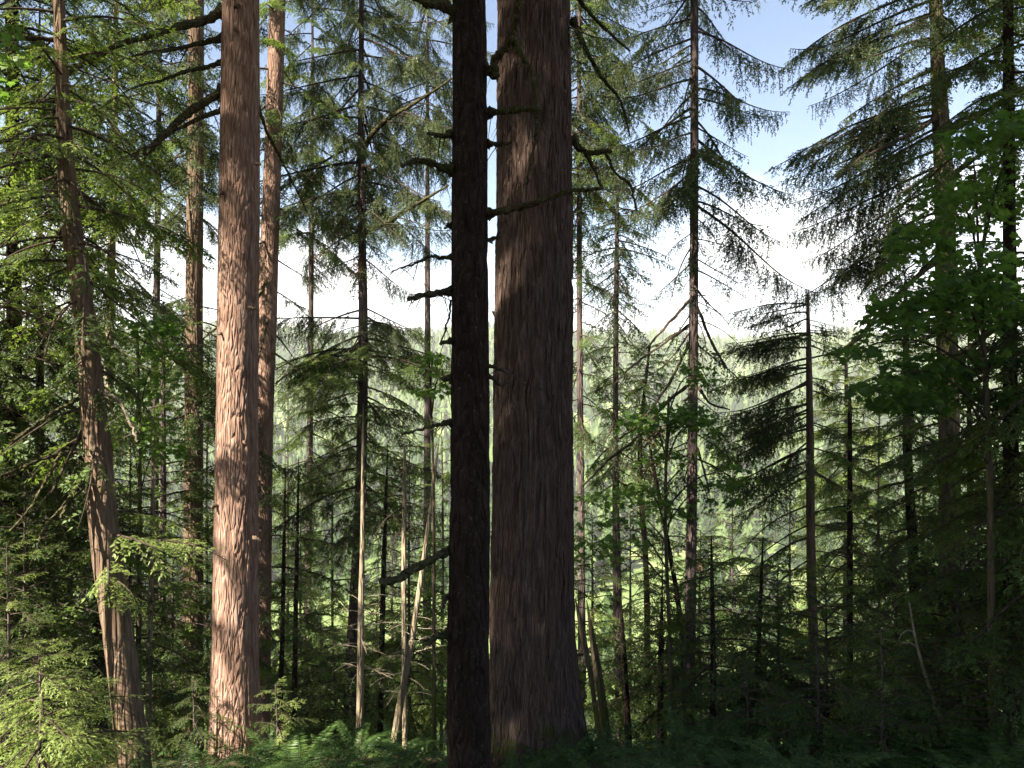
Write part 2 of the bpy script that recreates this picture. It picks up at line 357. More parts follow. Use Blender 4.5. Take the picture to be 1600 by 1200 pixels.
def make_bough(name, L, kind, seed, leafmat, fine=False, sparse=1.0):
    """a whole bough along +x: woody axis, side twigs, sprays of needles"""
    rs = np.random.RandomState(seed); mb = MB()
    up, dr, wig = {'hemlock': (.12, .34, .06), 'fir': (.05, .22, .06), 'droop': (-.06, .20, .10), 'cedar': (.0, .30, .08)}[kind]
    n = 14; t = np.linspace(0, 1, n)
    ph = rs.rand(2) * 6
    def axis(t):
        return np.stack([L * t, L * wig * np.sin(2.6 * t + ph[0]) * t, L * (up * t - dr * t * t + (.17 * t ** 4 if kind == 'droop' else 0)) + .02 * L * np.sin(5 * t + ph[1]) * t], -1)
    mb.tube(axis(t), .013 * L ** .8 * (1 - .88 * t) + .0015, 5, 0)
    step = .046 if not fine else .040
    roll = {'hemlock': .6, 'fir': .75, 'droop': .85, 'cedar': .5}[kind]
    def sprays(p, d, l, sag, hang, tn, depth):
        def tw(u): return p + d[None] * (l * u)[:, None] + np.stack([.10 * l * u * u, 0 * u, -sag * l * u * u], -1)
        uu = np.linspace(0, 1, 4)
        if l > .10: mb.tube(tw(uu), .0034 * (1 - .7 * uu) * min(1.5, L / 1.6) * (1 if depth == 0 else .5) + .0008, 3, 0, cap=False)
        sp2 = .019 if fine else .0165
        k = max(3, int(l / sp2)); u = (np.arange(k) + rs.rand(k) * .8) / k
        if depth == 0 and l > .3: u = u[u > .12]
        k = len(u); b = tw(u)
        td = unit(d[None] + np.stack([.2 * u, 0 * u, -1.6 * sag * u], -1))
        nr = unit(np.cross(np.cross(td, np.array([[0, 0, 1.]])), td) + rs.randn(k, 3) * .12)
        if not fine:
            ro = (rs.randn(k) * roll)[:, None]; nr = unit(nr * np.cos(ro) + np.cross(td, nr) * np.sin(ro))
        lat = unit(np.cross(nr, td)); sg = np.where(np.arange(k) % 2, 1., -1.)[:, None]
        th = np.radians(44 + rs.randn(k) * 13)[:, None]
        ld = unit(td * np.cos(th) + lat * sg * np.sin(th) + np.array([[0, 0, -1.]]) * (.08 + .35 * hang) * rs.rand(k, 1))
        Ls = (.072 if not fine else .050) * (.55 + .6 * rs.rand(k)) * (1 - .40 * u) * (1 if kind != 'cedar' else 1.25)
        Ws = Ls * {'hemlock': .44, 'fir': .40, 'droop': .33, 'cedar': .40}[kind]
        tone = np.clip(tn + (.34 if leafmat == M['bright'] else .1 if fine else 0) + .25 * u + rs.randn(k) * .12, 0, 1)  # the bright needles' tone is raised to carry painted sunshine
        if fine:                                 # spray = midrib with needles in two ranks
            q = 5; w_ = (np.arange(q) + .5) / q
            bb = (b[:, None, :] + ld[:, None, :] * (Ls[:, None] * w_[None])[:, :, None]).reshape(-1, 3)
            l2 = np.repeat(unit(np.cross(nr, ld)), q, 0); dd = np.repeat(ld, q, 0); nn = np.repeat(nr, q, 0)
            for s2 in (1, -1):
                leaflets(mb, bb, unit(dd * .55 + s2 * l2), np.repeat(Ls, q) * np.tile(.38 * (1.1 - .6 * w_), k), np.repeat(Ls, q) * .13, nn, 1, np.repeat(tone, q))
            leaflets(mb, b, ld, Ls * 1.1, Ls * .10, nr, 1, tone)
        else:
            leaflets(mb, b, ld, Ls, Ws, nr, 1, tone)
        leaflets(mb, tw(np.array([.93])), td[-1:], np.array([.06]), np.array([.016]), nr[-1:], 1, tone[-1:])
        return tw
    nt_ = int(L / step)
    for i in range(nt_):
        s = .10 + .90 * (i + rs.rand() * .6) / nt_
        if s > .995: continue
        if s < .28 and rs.rand() < .4: continue
        sd = 1 if i % 2 else -1
        if rs.rand() > sparse or float(vnoise(s * 7, sd * 3.3 + seed, 61)) < .26: continue
        shape = min(1, (s + .08) * 2.2) * (1 - s) ** .62 + .06
        l = max(.04, L * {'hemlock': .40, 'fir': .34, 'droop': .37, 'cedar': .36}[kind] * shape * (.55 + .7 * rs.rand()))
        p = axis(np.array([s]))[0]
        a = R({'hemlock': 58, 'fir': 55, 'droop': 60, 'cedar': 50}[kind] + rs.randn() * 10)
        hang = {'hemlock': .26, 'fir': .38, 'droop': .62, 'cedar': .35}[kind] + rs.randn() * .18
        d = unit(np.array([math.cos(a), sd * math.sin(a), -hang]))
        sag = {'hemlock': .25, 'fir': .35, 'droop': .55, 'cedar': .5}[kind] * (.6 + .8 * rs.rand())
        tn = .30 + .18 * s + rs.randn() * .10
        tw = sprays(p, d, l, sag, hang, tn, 0)
        if l > .22:                              # side shoots of the longer twigs
            ns = int(l / .075)
            for j in range(ns):
                u = .15 + .8 * (j + rs.rand() * .5) / ns; s2 = 1 if j % 2 else -1
                ax_ = unit(np.cross(d, np.array([0, 0, 1.])))
                d2 = unit(d * .62 + ax_ * s2 * .78 + np.array([0, 0, -1.]) * hang * (.5 + .7 * rs.rand()) + rs.randn(3) * .10)
                sprays(tw(np.array([u]))[0], d2, l * .34 * (1.15 - u) * (.6 + .7 * rs.rand()) + .03, sag * .8, hang, tn + .05, 1)
    me = mb.mesh(name, [M['twig'], leafmat])
    return me, L

def make_dead_branch(name, L, seed, m, twiggy=1.0, moss=False, r=.011, droop=.25):
    rs = np.random.RandomState(seed); mb = MB(); n = 12; t = np.linspace(0, 1, n)
    ph = rs.rand(3) * 6
    def axis(t): return np.stack([L * t, .07 * L * np.sin(3 * t + ph[0]) * t, L * (-droop * t * t + .05 * np.sin(4 * t + ph[1]) * t)], -1)
    mb.tube(axis(t), r * L ** .7 * (1 - .8 * t) + .0015, 5, 0)
    for i in range(int(9 * twiggy * L)):
        s = .2 + .75 * rs.rand(); p = axis(np.array([s]))[0]; sd = rs.choice([-1, 1]); l = L * (.12 + .25 * rs.rand()) * (1.1 - s)
        d = unit(np.array([.7 + .3 * rs.rand(), sd * (.4 + .5 * rs.rand()), -.5 * rs.rand() + .1])); u = np.linspace(0, 1, 5)
        bend = rs.randn(3) * .25
        q = p + d[None] * (l * u)[:, None] + bend[None] * (l * u * u)[:, None]
        mb.tube(q, .0038 * (1 - .75 * u) + .0008, 3, 0, cap=False)
        for e in range(rs.randint(1, 4)):
            w = rs.randint(1, 4); d2 = unit(d + rs.randn(3) * .55); l2 = l * .4
            mb.tube(q[w] + d2[None] * (l2 * np.linspace(0, 1, 3))[:, None], .0018 * (1 - .7 * np.linspace(0, 1, 3)) + .0006, 3, 0, cap=False)
    return mb.mesh(name, [m], True), L

LIB = {}
for kind in ('hemlock', 'fir', 'droop', 'cedar'):
    for cls, L in (('s', .9), ('m', 1.8), ('l', 3.0)):
        LIB[kind, cls] = [make_bough('%s_bough' % kind, L, kind, 100 + 17 * i + ord(cls), M['fir' if kind == 'droop' else kind]) for i in range(4)]
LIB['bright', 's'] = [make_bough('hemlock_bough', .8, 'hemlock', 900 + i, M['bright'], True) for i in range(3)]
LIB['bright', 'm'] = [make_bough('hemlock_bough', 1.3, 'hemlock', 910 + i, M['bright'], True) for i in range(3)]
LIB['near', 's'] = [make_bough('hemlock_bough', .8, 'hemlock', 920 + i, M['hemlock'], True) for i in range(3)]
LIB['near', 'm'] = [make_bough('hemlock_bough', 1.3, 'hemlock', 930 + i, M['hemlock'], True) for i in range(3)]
LIB['brown', 's'] = [make_bough('dead_bough', .9, 'fir', 940 + i, M['dead'], False, .5) for i in range(2)]
LIB['bare', 's'] = [make_dead_branch('bare_branch', .9, 950 + i, M['twig']) for i in range(3)]
LIB['bare', 'm'] = [make_dead_branch('bare_branch', 1.8, 960 + i, M['twig']) for i in range(4)]
LIB['pale', 's'] = [make_dead_branch('bare_branch', .8, 970 + i, M['dead_wood'], 1.6) for i in range(3)]
LIB['mossy', 'm'] = [make_dead_branch('mossy_branch', 1.5, 980 + i, M['moss_branch'], .8, r=.02, droop=.15) for i in range(3)]

def add_bough(root, at, az, tilt, length, kind, name='bough', roll=0):
    cls = [c for (k, c) in LIB if k == kind]
    best = min(cls, key=lambda c: abs(math.log(LIB[kind, c][0][1] / length)))
    me, L = rng.choice(LIB[kind, best])
    o = link(name, me, root)
    s = length / L
    o.matrix_local = Matrix.Translation(Vector(at) - root.location) @ Matrix.Rotation(R(az), 4, 'Z') @ Matrix.Rotation(-R(tilt), 4, 'Y') @ Matrix.Rotation(R(roll), 4, 'X') @ Matrix.Scale(s, 4)
    return o

# ------------------------------------------------------------------ trunks
class Path:
    """trunk centre line through pixel points (px, py, width px) at forward distance d, run on to the ground and to the top height"""
    def __init__(s, d, pts, top_z=None, lean=0.0, dtop=0.0):
        W = [(P(px, py, d), w * d / FPX / 2) for px, py, w in pts]
        W.sort(key=lambda q: q[0].z)
        b = W[0][0]
        g = gz(b.x, b.y)
        # carry on to the ground along the lowest stretch
        if b.z > g - .25:
            q = W[1][0]; k = (b - q) / max(.1, (q.z - b.z)); k = Vector((k.x, k.y, -1))
            e = b + k * (b.z - (g - .25)); rr = W[0][1] * 1.04
            W.insert(0, (e, rr))
        if top_z is not None and top_z > W[-1][0].z + .05:
            a_, b_ = W[-2], W[-1]; dz = b_[0].z - a_[0].z
            k = (b_[0] - a_[0]) / dz
            h = top_z - b_[0].z
            W.append((b_[0] + k * h, max(.008, b_[1] * (.3 if h > 6 else .12))))
        s.z = np.array([q[0].z for q in W]); s.x = np.array([q[0].x for q in W]); s.y = np.array([q[0].y for q in W]); s.r = np.array([q[1] for q in W])
        s.g = g; s.d = d
    def _i(s, arr, z):
        # monotone smooth interpolation
        z = np.asarray(z, float); i = np.clip(np.searchsorted(s.z, z) - 1, 0, len(s.z) - 2)
        m = np.gradient(arr, s.z); h = s.z[i + 1] - s.z[i]; t = np.clip((z - s.z[i]) / h, 0, 1)
        return (2 * t**3 - 3 * t**2 + 1) * arr[i] + (t**3 - 2 * t**2 + t) * h * m[i] + (-2 * t**3 + 3 * t**2) * arr[i + 1] + (t**3 - t**2) * h * m[i + 1]
    def at(s, z): return Vector((float(s._i(s.x, z)), float(s._i(s.y, z)), float(z)))
    def rad(s, z): return float(np.interp(z, s.z, s.r))
    def zpx(s, py): return P(800, py, s.d).z
    @property
    def base(s): return Vector((float(s.x[0]), float(s.y[0]), gz(s.x[0], s.y[0])))

def trunk_mesh(path, origin, material, na=14, dz=.25, furrow=0., scale=1., flare=.3, seed=1, zmax=None, broken=False):
    z1 = path.z[-1]
    zs = np.arange(path.z[0], z1, dz)
    if dz < .1:                                   # fine bark only where one can see it
        lim = EYE.z + path.d * .58
        zs = np.concatenate([np.arange(path.z[0], min(lim, z1), dz), np.arange(min(lim, z1), z1, .5)])
    zs = np.append(zs, z1)
    x = path._i(path.x, zs); y = path._i(path.y, zs); r = np.interp(zs, path.z, path.r)
    h = zs - path.g
    r = r * (1 + flare * np.exp(-np.maximum(h, 0) / .32))
    ang = np.linspace(0, 2 * np.pi, na, endpoint=False)
    A = ang[None, :] * np.ones((len(zs), 1)); Z = zs[:, None] * np.ones((1, na)); RR = r[:, None] * np.ones((1, na))
    lob = vnoise(A / (2 * np.pi) * 5, Z * .25, seed + 3, 5) - .5
    RR = RR * (1 + .10 * lob * (1 + 3 * np.exp(-np.maximum(h, 0) / .5))[:, None])
    if furrow > 0:
        circ = 2 * np.pi * float(np.median(path.r))
        k1 = max(6, int(round(circ / (.075 * scale)))); k2 = k1 * 2
        wz = Z + .5 * (vnoise(A / (2 * np.pi) * k1 * .5, Z * 1.2, seed + 5, max(1, int(k1 * .5))) - .5)
        wu = A / (2 * np.pi) * k1 + 1.6 * (vnoise(A / (2 * np.pi) * max(1, k1 // 3), Z * 2.2 / scale, seed + 6, max(1, k1 // 3)) - .5)
        n1 = vnoise(wu, wz * 1.5 / scale, seed + 7, k1)
        rid = 1 - np.abs(2 * n1 - 1)
        n2 = vnoise(wu * 2, wz * 3.2 / scale, seed + 8, k2)
        n3 = vnoise(A / (2 * np.pi) * k1 * 5, Z * 22 / scale, seed + 9, k1 * 5)
        disp = -(sstep(.45, .98, rid)) * 1.0 + .55 * (n2 - .5) + .28 * (n3 - .5)
        RR = RR + furrow * disp
    elif na > 8:
        RR = RR * (1 + .05 * (vnoise(A / (2 * np.pi) * na * .5, Z * 3, seed, max(2, na // 2)) - .5) * 2)
    V = np.stack([x[:, None] + RR * np.cos(A), y[:, None] + RR * np.sin(A), Z + (0 if not broken else 0)], -1)
    if broken:
        V[-1, :, 2] += np.random.RandomState(seed).rand(na) * .25
    V = V.reshape(-1, 3) - np.array(origin)[None]
    n = len(zs); i = np.arange(n - 1)[:, None] * na; j = np.arange(na)[None, :]; k = (j + 1) % na
    F = np.stack([i + j, i + k, i + na + k, i + na + j], -1).reshape(-1, 4)
    V = np.vstack([V, (np.array([x[-1], y[-1], zs[-1] + (.02 if not broken else -.05)]) - np.array(origin))[None]])
    T = np.array([[(n - 1) * na + q, (n - 1) * na + (q + 1) % na, n * na] for q in range(na)])
    return mesh_np('trunk', V, F, T, [material], None, True)

DENS = 1.85
class Tree:
    def __init__(s, label, d, pts, top_z, bark, name='conifer_tree', cat='tree', group=None, **kw):
        s.p = Path(d, pts, top_z); s.d = d
        b = s.p.base
        s.root = thing(name, b, label, cat, group)
        s.trunk = link('trunk', trunk_mesh(s.p, b, M[bark], seed=rng.randint(1, 9000), **kw), s.root)
        s.az = rng.random() * 360
    def bough(s, py, az, len_px, tilt, kind, name='bough', z=None):
        zz = s.p.zpx(py) if z is None else z
        zz = min(zz, s.p.z[-1] - .03)
        c = s.p.at(zz); r = s.p.rad(zz) * .6
        c = c + Vector((math.cos(R(az)) * r, math.sin(R(az)) * r, 0))
        return add_bough(s.root, c, az, tilt, len_px * s.d / FPX, kind, name, rng.uniform(-26, 26))
    def fill(s, y0, y1, n, l0, l1, t0, t1, kind, name='bough', azs=None, jit=.38):
        """n boughs from pixel row y0 (upper) to y1 (lower); lengths (px) l0 -> l1, tilts t0 -> t1"""
        kinds = kind if isinstance(kind, (list, tuple)) else [kind]
        n = int(n * DENS)
        for i in range(n):
            f = (i + rng.random() * .8) / n
            s.az += 137.5 + rng.uniform(-25, 25)
            az = s.az
            if azs:
                a, b = rng.choice(azs); az = rng.uniform(a, b)
            s.bough(y0 + (y1 - y0) * f, az, (l0 + (l1 - l0) * f) * rng.uniform(1 - jit, 1 + jit), t0 + (t1 - t0) * f + rng.uniform(-12, 12), rng.choice(kinds), name)
        return s
    def crown(s, z0, z1, n, l0, l1, kind):
        """the live crown high up, above what the picture shows"""
        for i in range(n):
            f = (i + rng.random()) / n; s.az += 137.5 + rng.uniform(-25, 25); z = z0 + (z1 - z0) * f
            add_bough(s.root, s.p.at(min(z, s.p.z[-1])), s.az, -16 + 14 * f + rng.uniform(-8, 8), (l0 + (l1 - l0) * f) * rng.uniform(.8, 1.2), kind)
    def limb(s, pts, w0, w1, material='moss_branch', name='branch', dd=(0, 0), rough=.3, seed=None, twigs=0):
        """a particular branch through pixel points, depth running from the trunk by dd metres"""
        rs = np.random.RandomState(seed if seed is not None else rng.randint(0, 9999))
        n = len(pts); W = []
        for i, (px, py) in enumerate(pts):
            W.append(np.array(P(px, py, s.d + dd[0] + (dd[1] - dd[0]) * i / max(1, n - 1))))
        W = np.array(W); tt = np.linspace(0, n - 1, (n - 1) * 7 + 1)
        m = np.gradient(W, axis=0)
        i = np.clip(tt.astype(int), 0, n - 2); t = (tt - i)[:, None]
        Q = (2 * t**3 - 3 * t**2 + 1) * W[i] + (t**3 - 2 * t**2 + t) * m[i] + (-2 * t**3 + 3 * t**2) * W[i + 1] + (t**3 - t**2) * m[i + 1]
        Q[1:-1] += rs.randn(len(Q) - 2, 3) * .004
        r = np.linspace(w0, w1, len(Q)) * s.d / FPX / 2 * (1 + .25 * (rs.rand(len(Q)) - .5))
        if w0 > 7: r[:4] *= (1.75, 1.45, 1.2, 1.08)
        mb = MB(); o = np.array(s.root.location)
        mb.tube(Q - o, r, 7, 0, True, rough, rs)
        for k in range(twigs):
            q = rs.randint(2, len(Q) - 1); d = unit(rs.randn(3) + np.array([0, 0, -.6])); l = .06 + .22 * rs.rand(); u = np.linspace(0, 1, 4)
            mb.tube(Q[q] - o + d[None] * (l * u)[:, None] + np.array([[0, 0, -1.]]) * (.4 * l * u * u)[:, None], .004 * (1 - .8 * u) + .0006, 3, 0, False)
        return link(name, mb.mesh('branch', [M[material]], True), s.root)

# ------------------------------------------------------------------ the large trunks, front to back
LFT = [(120, 240)]; RGT = [(-60, 60)]; BOTH = [(120, 240), (-60, 60)]

# giant old fir in the middle
t = Tree('thickest trunk of all, huge furrowed brown fir in the middle of the picture', 9.0,
         [(833, 0, 114), (834, 200, 117), (834, 400, 121), (833, 600, 126), (833, 800, 131), (833, 1000, 138), (840, 1150, 150)], 34, 'bark_giant', 'giant_fir_tree',
         na=420, dz=.022, furrow=.026, scale=.62, flare=.26)
t.limb([(893, 215), (915, 238), (945, 236), (955, 238)], 11, 5, rough=.4)
t.limb([(915, 238), (930, 268), (942, 296)], 7, 4)
t.limb([(945, 236), (962, 270), (985, 290), (995, 330)], 6, 3)
t.limb([(893, 30), (915, 75), (940, 120), (970, 160), (985, 215)], 9, 3, dd=(0, .8))
t.limb([(891, -20), (930, 30), (985, 80)], 8, 3, dd=(0, .6))
t.limb([(772, 492), (785, 485), (800, 488)], 8, 4)
for py, az, L, ti in ((70, 20, 90, -10), (150, 40, 110, -15), (40, -20, 120, -20), (230, 60, 100, -30), (105, 55, 130, -25)):
    t.bough(py, az, L, ti, 'droop')

t.crown(9.5, 33, 60, 3.0, 1.0, 'fir')
# dark trunk in front of the giant
t = Tree('nearly black slim trunk with broken mossy branch stubs standing before the giant trunk', 6.0,
         [(733, -20, 54), (734, 200, 56), (734, 400, 58), (735, 600, 60), (735, 800, 62), (733, 1000, 64), (734, 1190, 66)], 24, 'bark_dark', 'dark_conifer_tree',
         na=120, dz=.03, furrow=.008, scale=.7, flare=.1)
for pts, w0, w1, dd, tw in (
    ([(715, 22), (690, 8), (660, 2), (630, -12)], 20, 9, (0, -.3), 6),
    ([(708, 209), (690, 212), (668, 209)], 11, 5, (0, -.2), 3),
    ([(709, 266), (690, 262), (668, 253), (650, 252), (626, 259)], 15, 5, (0, -.3), 8),
    ([(706, 352), (700, 352), (694, 356)], 10, 3, (0, 0), 0),
    ([(706, 402), (690, 403), (672, 401), (640, 415), (612, 424)], 8, 2, (0, -.2), 4),
    ([(707, 455), (690, 457), (665, 461), (637, 468)], 13, 7, (0, -.3), 10),
    ([(704, 470), (700, 500), (690, 535)], 4, 2, (0, -.3), 1),
    ([(706, 532), (698, 534), (688, 537)], 8, 4, (0, -.2), 1),
    ([(708, 592), (700, 590), (690, 594)], 12, 6, (0, -.1), 3),
    ([(706, 659), (690, 662), (660, 670), (628, 679)], 9, 3, (0, -.3), 4),
    ([(704, 858), (680, 872), (645, 890), (620, 905), (596, 908)], 12, 11, (0, -.5), 4),
    ([(703, 928), (695, 937), (692, 950)], 6, 4, (0, -.2), 1),
    ([(702, 990), (690, 993), (677, 998), (670, 1008)], 12, 5, (0, -.3), 8),
    ([(760, 108), (775, 118), (772, 95), (790, 72), (803, 45), (809, 12), (815, -20)], 13, 11, (0, -.3), 3),
    ([(803, 62), (815, 85), (830, 110), (837, 150), (838, 200), (830, 250), (822, 288)], 8, 4, (-.2, -.3), 5),
    ([(762, 176), (785, 174), (815, 171), (845, 169)], 12, 8, (0, -.2), 6),
    ([(762, 225), (780, 226), (800, 222)], 9, 4, (0, 0), 2),
    ([(763, 334), (790, 328), (830, 318), (880, 301), (915, 297), (942, 294)], 12, 4, (0, -.4), 10),
    ([(764, 378), (772, 372), (781, 370)], 8, 4, (0, 0), 1),
    ([(765, 572), (785, 578), (805, 588), (822, 602)], 6, 3, (0, -.3), 2),
    ([(766, 588), (780, 600), (798, 598)], 6, 3, (0, .3), 1)):
    t.limb(pts, w0, w1, 'twig' if w0 < 7 else 'moss_branch', dd=dd, rough=.35, twigs=tw * 2)

t.crown(8, 23.5, 46, 3.0, .8, 'fir')
# sunlit fir, left
t = Tree('straight thick fir trunk with bright sun patches on its pinkish bark', 10.0,
         [(376, 0, 58), (375, 200, 60), (373, 400, 62), (371, 600, 63), (369, 800, 66), (367, 1000, 70), (366, 1130, 76)], 30, 'bark_fir', 'sunlit_fir_tree',
         na=220, dz=.024, furrow=.0085, scale=.52, flare=.22)
for pts, w0, w1, dd in (
    ([(350, 18), (320, 32), (280, 42), (235, 55), (180, 72), (130, 100), (105, 116)], 15, 6, (0, -1.2)),
    ([(350, 60), (310, 68), (265, 78), (225, 82)], 9, 4, (0, -.6)),
    ([(350, 97), (320, 105), (280, 115), (245, 128)], 8, 4, (0, -.5)),
    ([(348, 142), (320, 160), (290, 180), (262, 205), (232, 235), (205, 248)], 14, 8, (0, -.8)),
    ([(350, 172), (330, 178), (300, 190), (265, 208)], 10, 4, (0, -.4)),
    ([(400, 150), (415, 200), (440, 250), (470, 310), (485, 345)], 6, 2, (0, .5))):
    t.limb(pts, w0, w1, 'moss_branch', dd=dd, rough=.25, twigs=8)
for px_, py_, dx_, w_ in ((372, 8, -3, 10), (352, 300, -10, 6), (398, 255, 9, 6), (366, 45, 3, 7), (390, 480, 8, 5), (349, 520, -8, 5), (380, 690, 4, 5), (340, 790, -10, 6), (396, 840, 9, 6)):
    t.limb([(px_, py_), (px_ + dx_ * .5, py_ + 1), (px_ + dx_, py_ + 3)], w_, w_ * .6, 'bark_brown', name='stub', dd=(-.2, -.30))
for x_, y_, az, L, ti in ((230, 60, 200, 120, -20), (180, 75, 170, 110, -25), (265, 80, 240, 100, -25), (225, 84, 190, 120, -22), (245, 128, 200, 130, -25), (232, 232, 180, 150, -20), (250, 225, 230, 130, -30), (260, 208, 150, 120, -25), (110, 116, 190, 140, -20), (140, 98, 230, 130, -30)):
    c = P(x_, y_, 9.4); add_bough(t.root, c, az, ti, L * 9.4 / FPX, 'near')

t.crown(12, 29, 44, 3.2, .9, 'fir')
# leaning tree, far left
t = Tree('brown leaning trunk curving up to the left above a fern, its foot in dappled sun', 7.5,
         [(92, 0, 17), (97, 130, 20), (110, 330, 29), (130, 480, 33), (150, 680, 41), (165, 850, 45), (186, 1000, 46), (205, 1160, 48)], 9.5, 'bark_brown', 'leaning_conifer_tree',
         na=110, dz=.03, furrow=.005, scale=.5, flare=.15)
t.fill(-160, 420, 25, 120, 190, 0, -18, ['near', 'hemlock', 'near'])
t.fill(100, 480, 12, 110, 150, -8, -25, 'bare', 'branch')
t.fill(440, 700, 9, 110, 130, -15, -32, 'hemlock')
for pts, w0, w1, m_, dd in (
    ([(135, 715), (110, 708), (80, 712), (40, 728), (0, 745)], 9, 5, 'moss_branch', (0, -.5)),
    ([(138, 612), (110, 630), (75, 650), (45, 672), (20, 690)], 7, 4, 'moss_branch', (0, -.6)),
    ([(140, 640), (120, 690), (105, 720), (80, 770)], 6, 3, 'twig', (0, -.3)),
    ([(160, 615), (185, 625), (205, 665), (215, 690)], 6, 3, 'dead_wood', (0, -.2)),
    ([(146, 705), (135, 740), (110, 775), (95, 810)], 8, 4, 'moss_branch', (0, -.5)),
    ([(142, 745), (125, 765), (90, 800), (60, 845)], 8, 3, 'moss_branch', (0, -.6)),
    ([(95, 710), (75, 745), (50, 790), (15, 830)], 6, 3, 'moss_branch', (-.3, -.6)),
    ([(85, 175), (60, 195), (35, 208), (0, 225)], 6, 3, 'twig', (0, -.6)),
    ([(100, 232), (75, 245), (45, 250), (0, 262)], 7, 3, 'twig', (0, -.6)),
    ([(84, 62), (55, 60), (20, 62), (-10, 68)], 7, 4, 'twig', (0, -.5))):
    t.limb(pts, w0, w1, m_, dd=dd, twigs=14)
for py, az, L, ti in ((835, -25, 150, -2), (850, 5, 170, 2), (905, -40, 120, -8), (800, 30, 140, -8), (870, -60, 140, -6)):
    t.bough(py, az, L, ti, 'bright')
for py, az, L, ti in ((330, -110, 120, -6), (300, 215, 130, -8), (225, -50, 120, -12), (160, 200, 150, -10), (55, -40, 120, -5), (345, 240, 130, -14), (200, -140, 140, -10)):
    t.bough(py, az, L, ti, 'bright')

# two pale trunks behind the sunlit fir
t = Tree('slender straight trunk left of the sunlit fir, pale above and dark below', 17.0,
         [(307, 0, 22), (305, 300, 25), (303, 600, 27), (302, 800, 28), (300, 1090, 33)], 30, 'bark_brown', 'slender_fir_tree', na=40, dz=.06, furrow=.008, flare=.12)
t.fill(460, 660, 15, 95, 135, -8, -26, ['hemlock', 'fir'])
t.fill(-120, 330, 18, 110, 150, -12, -25, ['fir', 'droop', 'bare'], azs=[(60, 300)])
t.fill(660, 1000, 14, 60, 120, -14, -20, ['bare', 'hemlock'])
t.crown(13, 29, 36, 3.0, .8, 'fir')
t = Tree('pale sunlit trunk just right of the sunlit fir, leaning slightly outward at the top', 17.5,
         [(434, 0, 25), (424, 300, 27), (417, 500, 29), (412, 700, 27), (409, 900, 28), (407, 1090, 30)], 30, 'bark_fir', 'slender_fir_tree', na=40, dz=.06, furrow=.008, flare=.12)
t.fill(-160, 200, 11, 90, 120, -10, -20, ['fir', 'hemlock'])
t.fill(230, 560, 10, 90, 130, -18, -30, ['bare', 'mossy', 'fir'], 'branch')
t.fill(700, 1000, 12, 90, 150, -10, -20, ['hemlock', 'fir'])

t.crown(13, 29, 36, 3.0, .8, 'fir')
# tree between left group and dark trunk
t = Tree('slim tree with drooping dense boughs between the pale trunk and the dark trunk', 19.0,
         [(565, 0, 8), (564, 280, 10), (567, 450, 14), (567, 600, 16), (562, 800, 18), (551, 1020, 19)], 14.5, 'bark_thin', 'drooping_fir_tree', na=24, dz=.1, flare=.1)
t.bough(590, 200, 110, -4, 'bright'); t.bough(600, 215, 90, -8, 'bright')
t.fill(-140, 330, 31, 120, 180, -6, -20, ['droop', 'fir', 'droop'])
t.fill(320, 420, 11, 60, 80, -18, -28, ['fir', 'droop', 'brown', 'bare'])
t.fill(480, 580, 13, 115, 150, -6, -14, ['droop', 'hemlock'])
t.fill(590, 820, 20, 100, 130, -10, -16, ['hemlock', 'droop', 'fir'])
t.limb([(560, 540), (520, 555), (470, 570), (430, 600)], 7, 3, 'twig', dd=(0, -1))
t.limb([(572, 360), (600, 350), (650, 320), (700, 290)], 9, 3, 'moss_branch', dd=(0, -2.2))
t.limb([(565, 230), (600, 190), (650, 160), (710, 120)], 9, 3, 'moss_branch', dd=(0, -2.2))
for x_, y_, az, L, ti in ((600, 350, 10, 120, 5), (640, 325, 20, 90, 8), (620, 340, -30, 80, -10), (605, 190, 10, 120, 5), (650, 160, 20, 80, 5), (630, 175, -40, 90, -15)):
    c = P(x_, y_, 17.8); add_bough(t.root, c, az, ti, L * 17.8 / FPX, 'droop')
t.bough(545, 215, 160, -6, 'bright'); t.bough(620, -30, 120, -20, 'bright')

# right of the giant
t = Tree('thin dark hemlock just right of the giant trunk with a narrow drooping crown', 15.0,
         [(965, 290, 4), (963, 450, 8), (962, 700, 9), (964, 900, 13), (970, 1140, 16)], 5.9, 'bark_thin', 'thin_hemlock_tree', na=20, dz=.1, flare=.1)
t.fill(285, 400, 22, 40, 75, 10, -20, ['droop', 'fir', 'hemlock'])
t.fill(395, 520, 18, 72, 60, -22, -32, ['droop', 'fir'])
t.fill(530, 760, 22, 60, 80, -12, -26, ['fir', 'hemlock', 'hemlock', 'droop'])
t = Tree('straight thin reddish trunk with drooping airy boughs against the open sky', 12.5,
         [(1085, 0, 12), (1085, 200, 13), (1084, 450, 14), (1082, 700, 16), (1077, 1070, 19)], 15, 'bark_thin', 'straight_fir_tree', na=48, dz=.05, furrow=.004, scale=.5, flare=.1)
t.fill(-170, 330, 26, 130, 165, -14, -30, 'droop', azs=[(150, 215), (-35, 35), (-75, 75), (100, 260)])
t.fill(340, 520, 10, 75, 85, -22, -35, ['droop', 'fir', 'bare'])
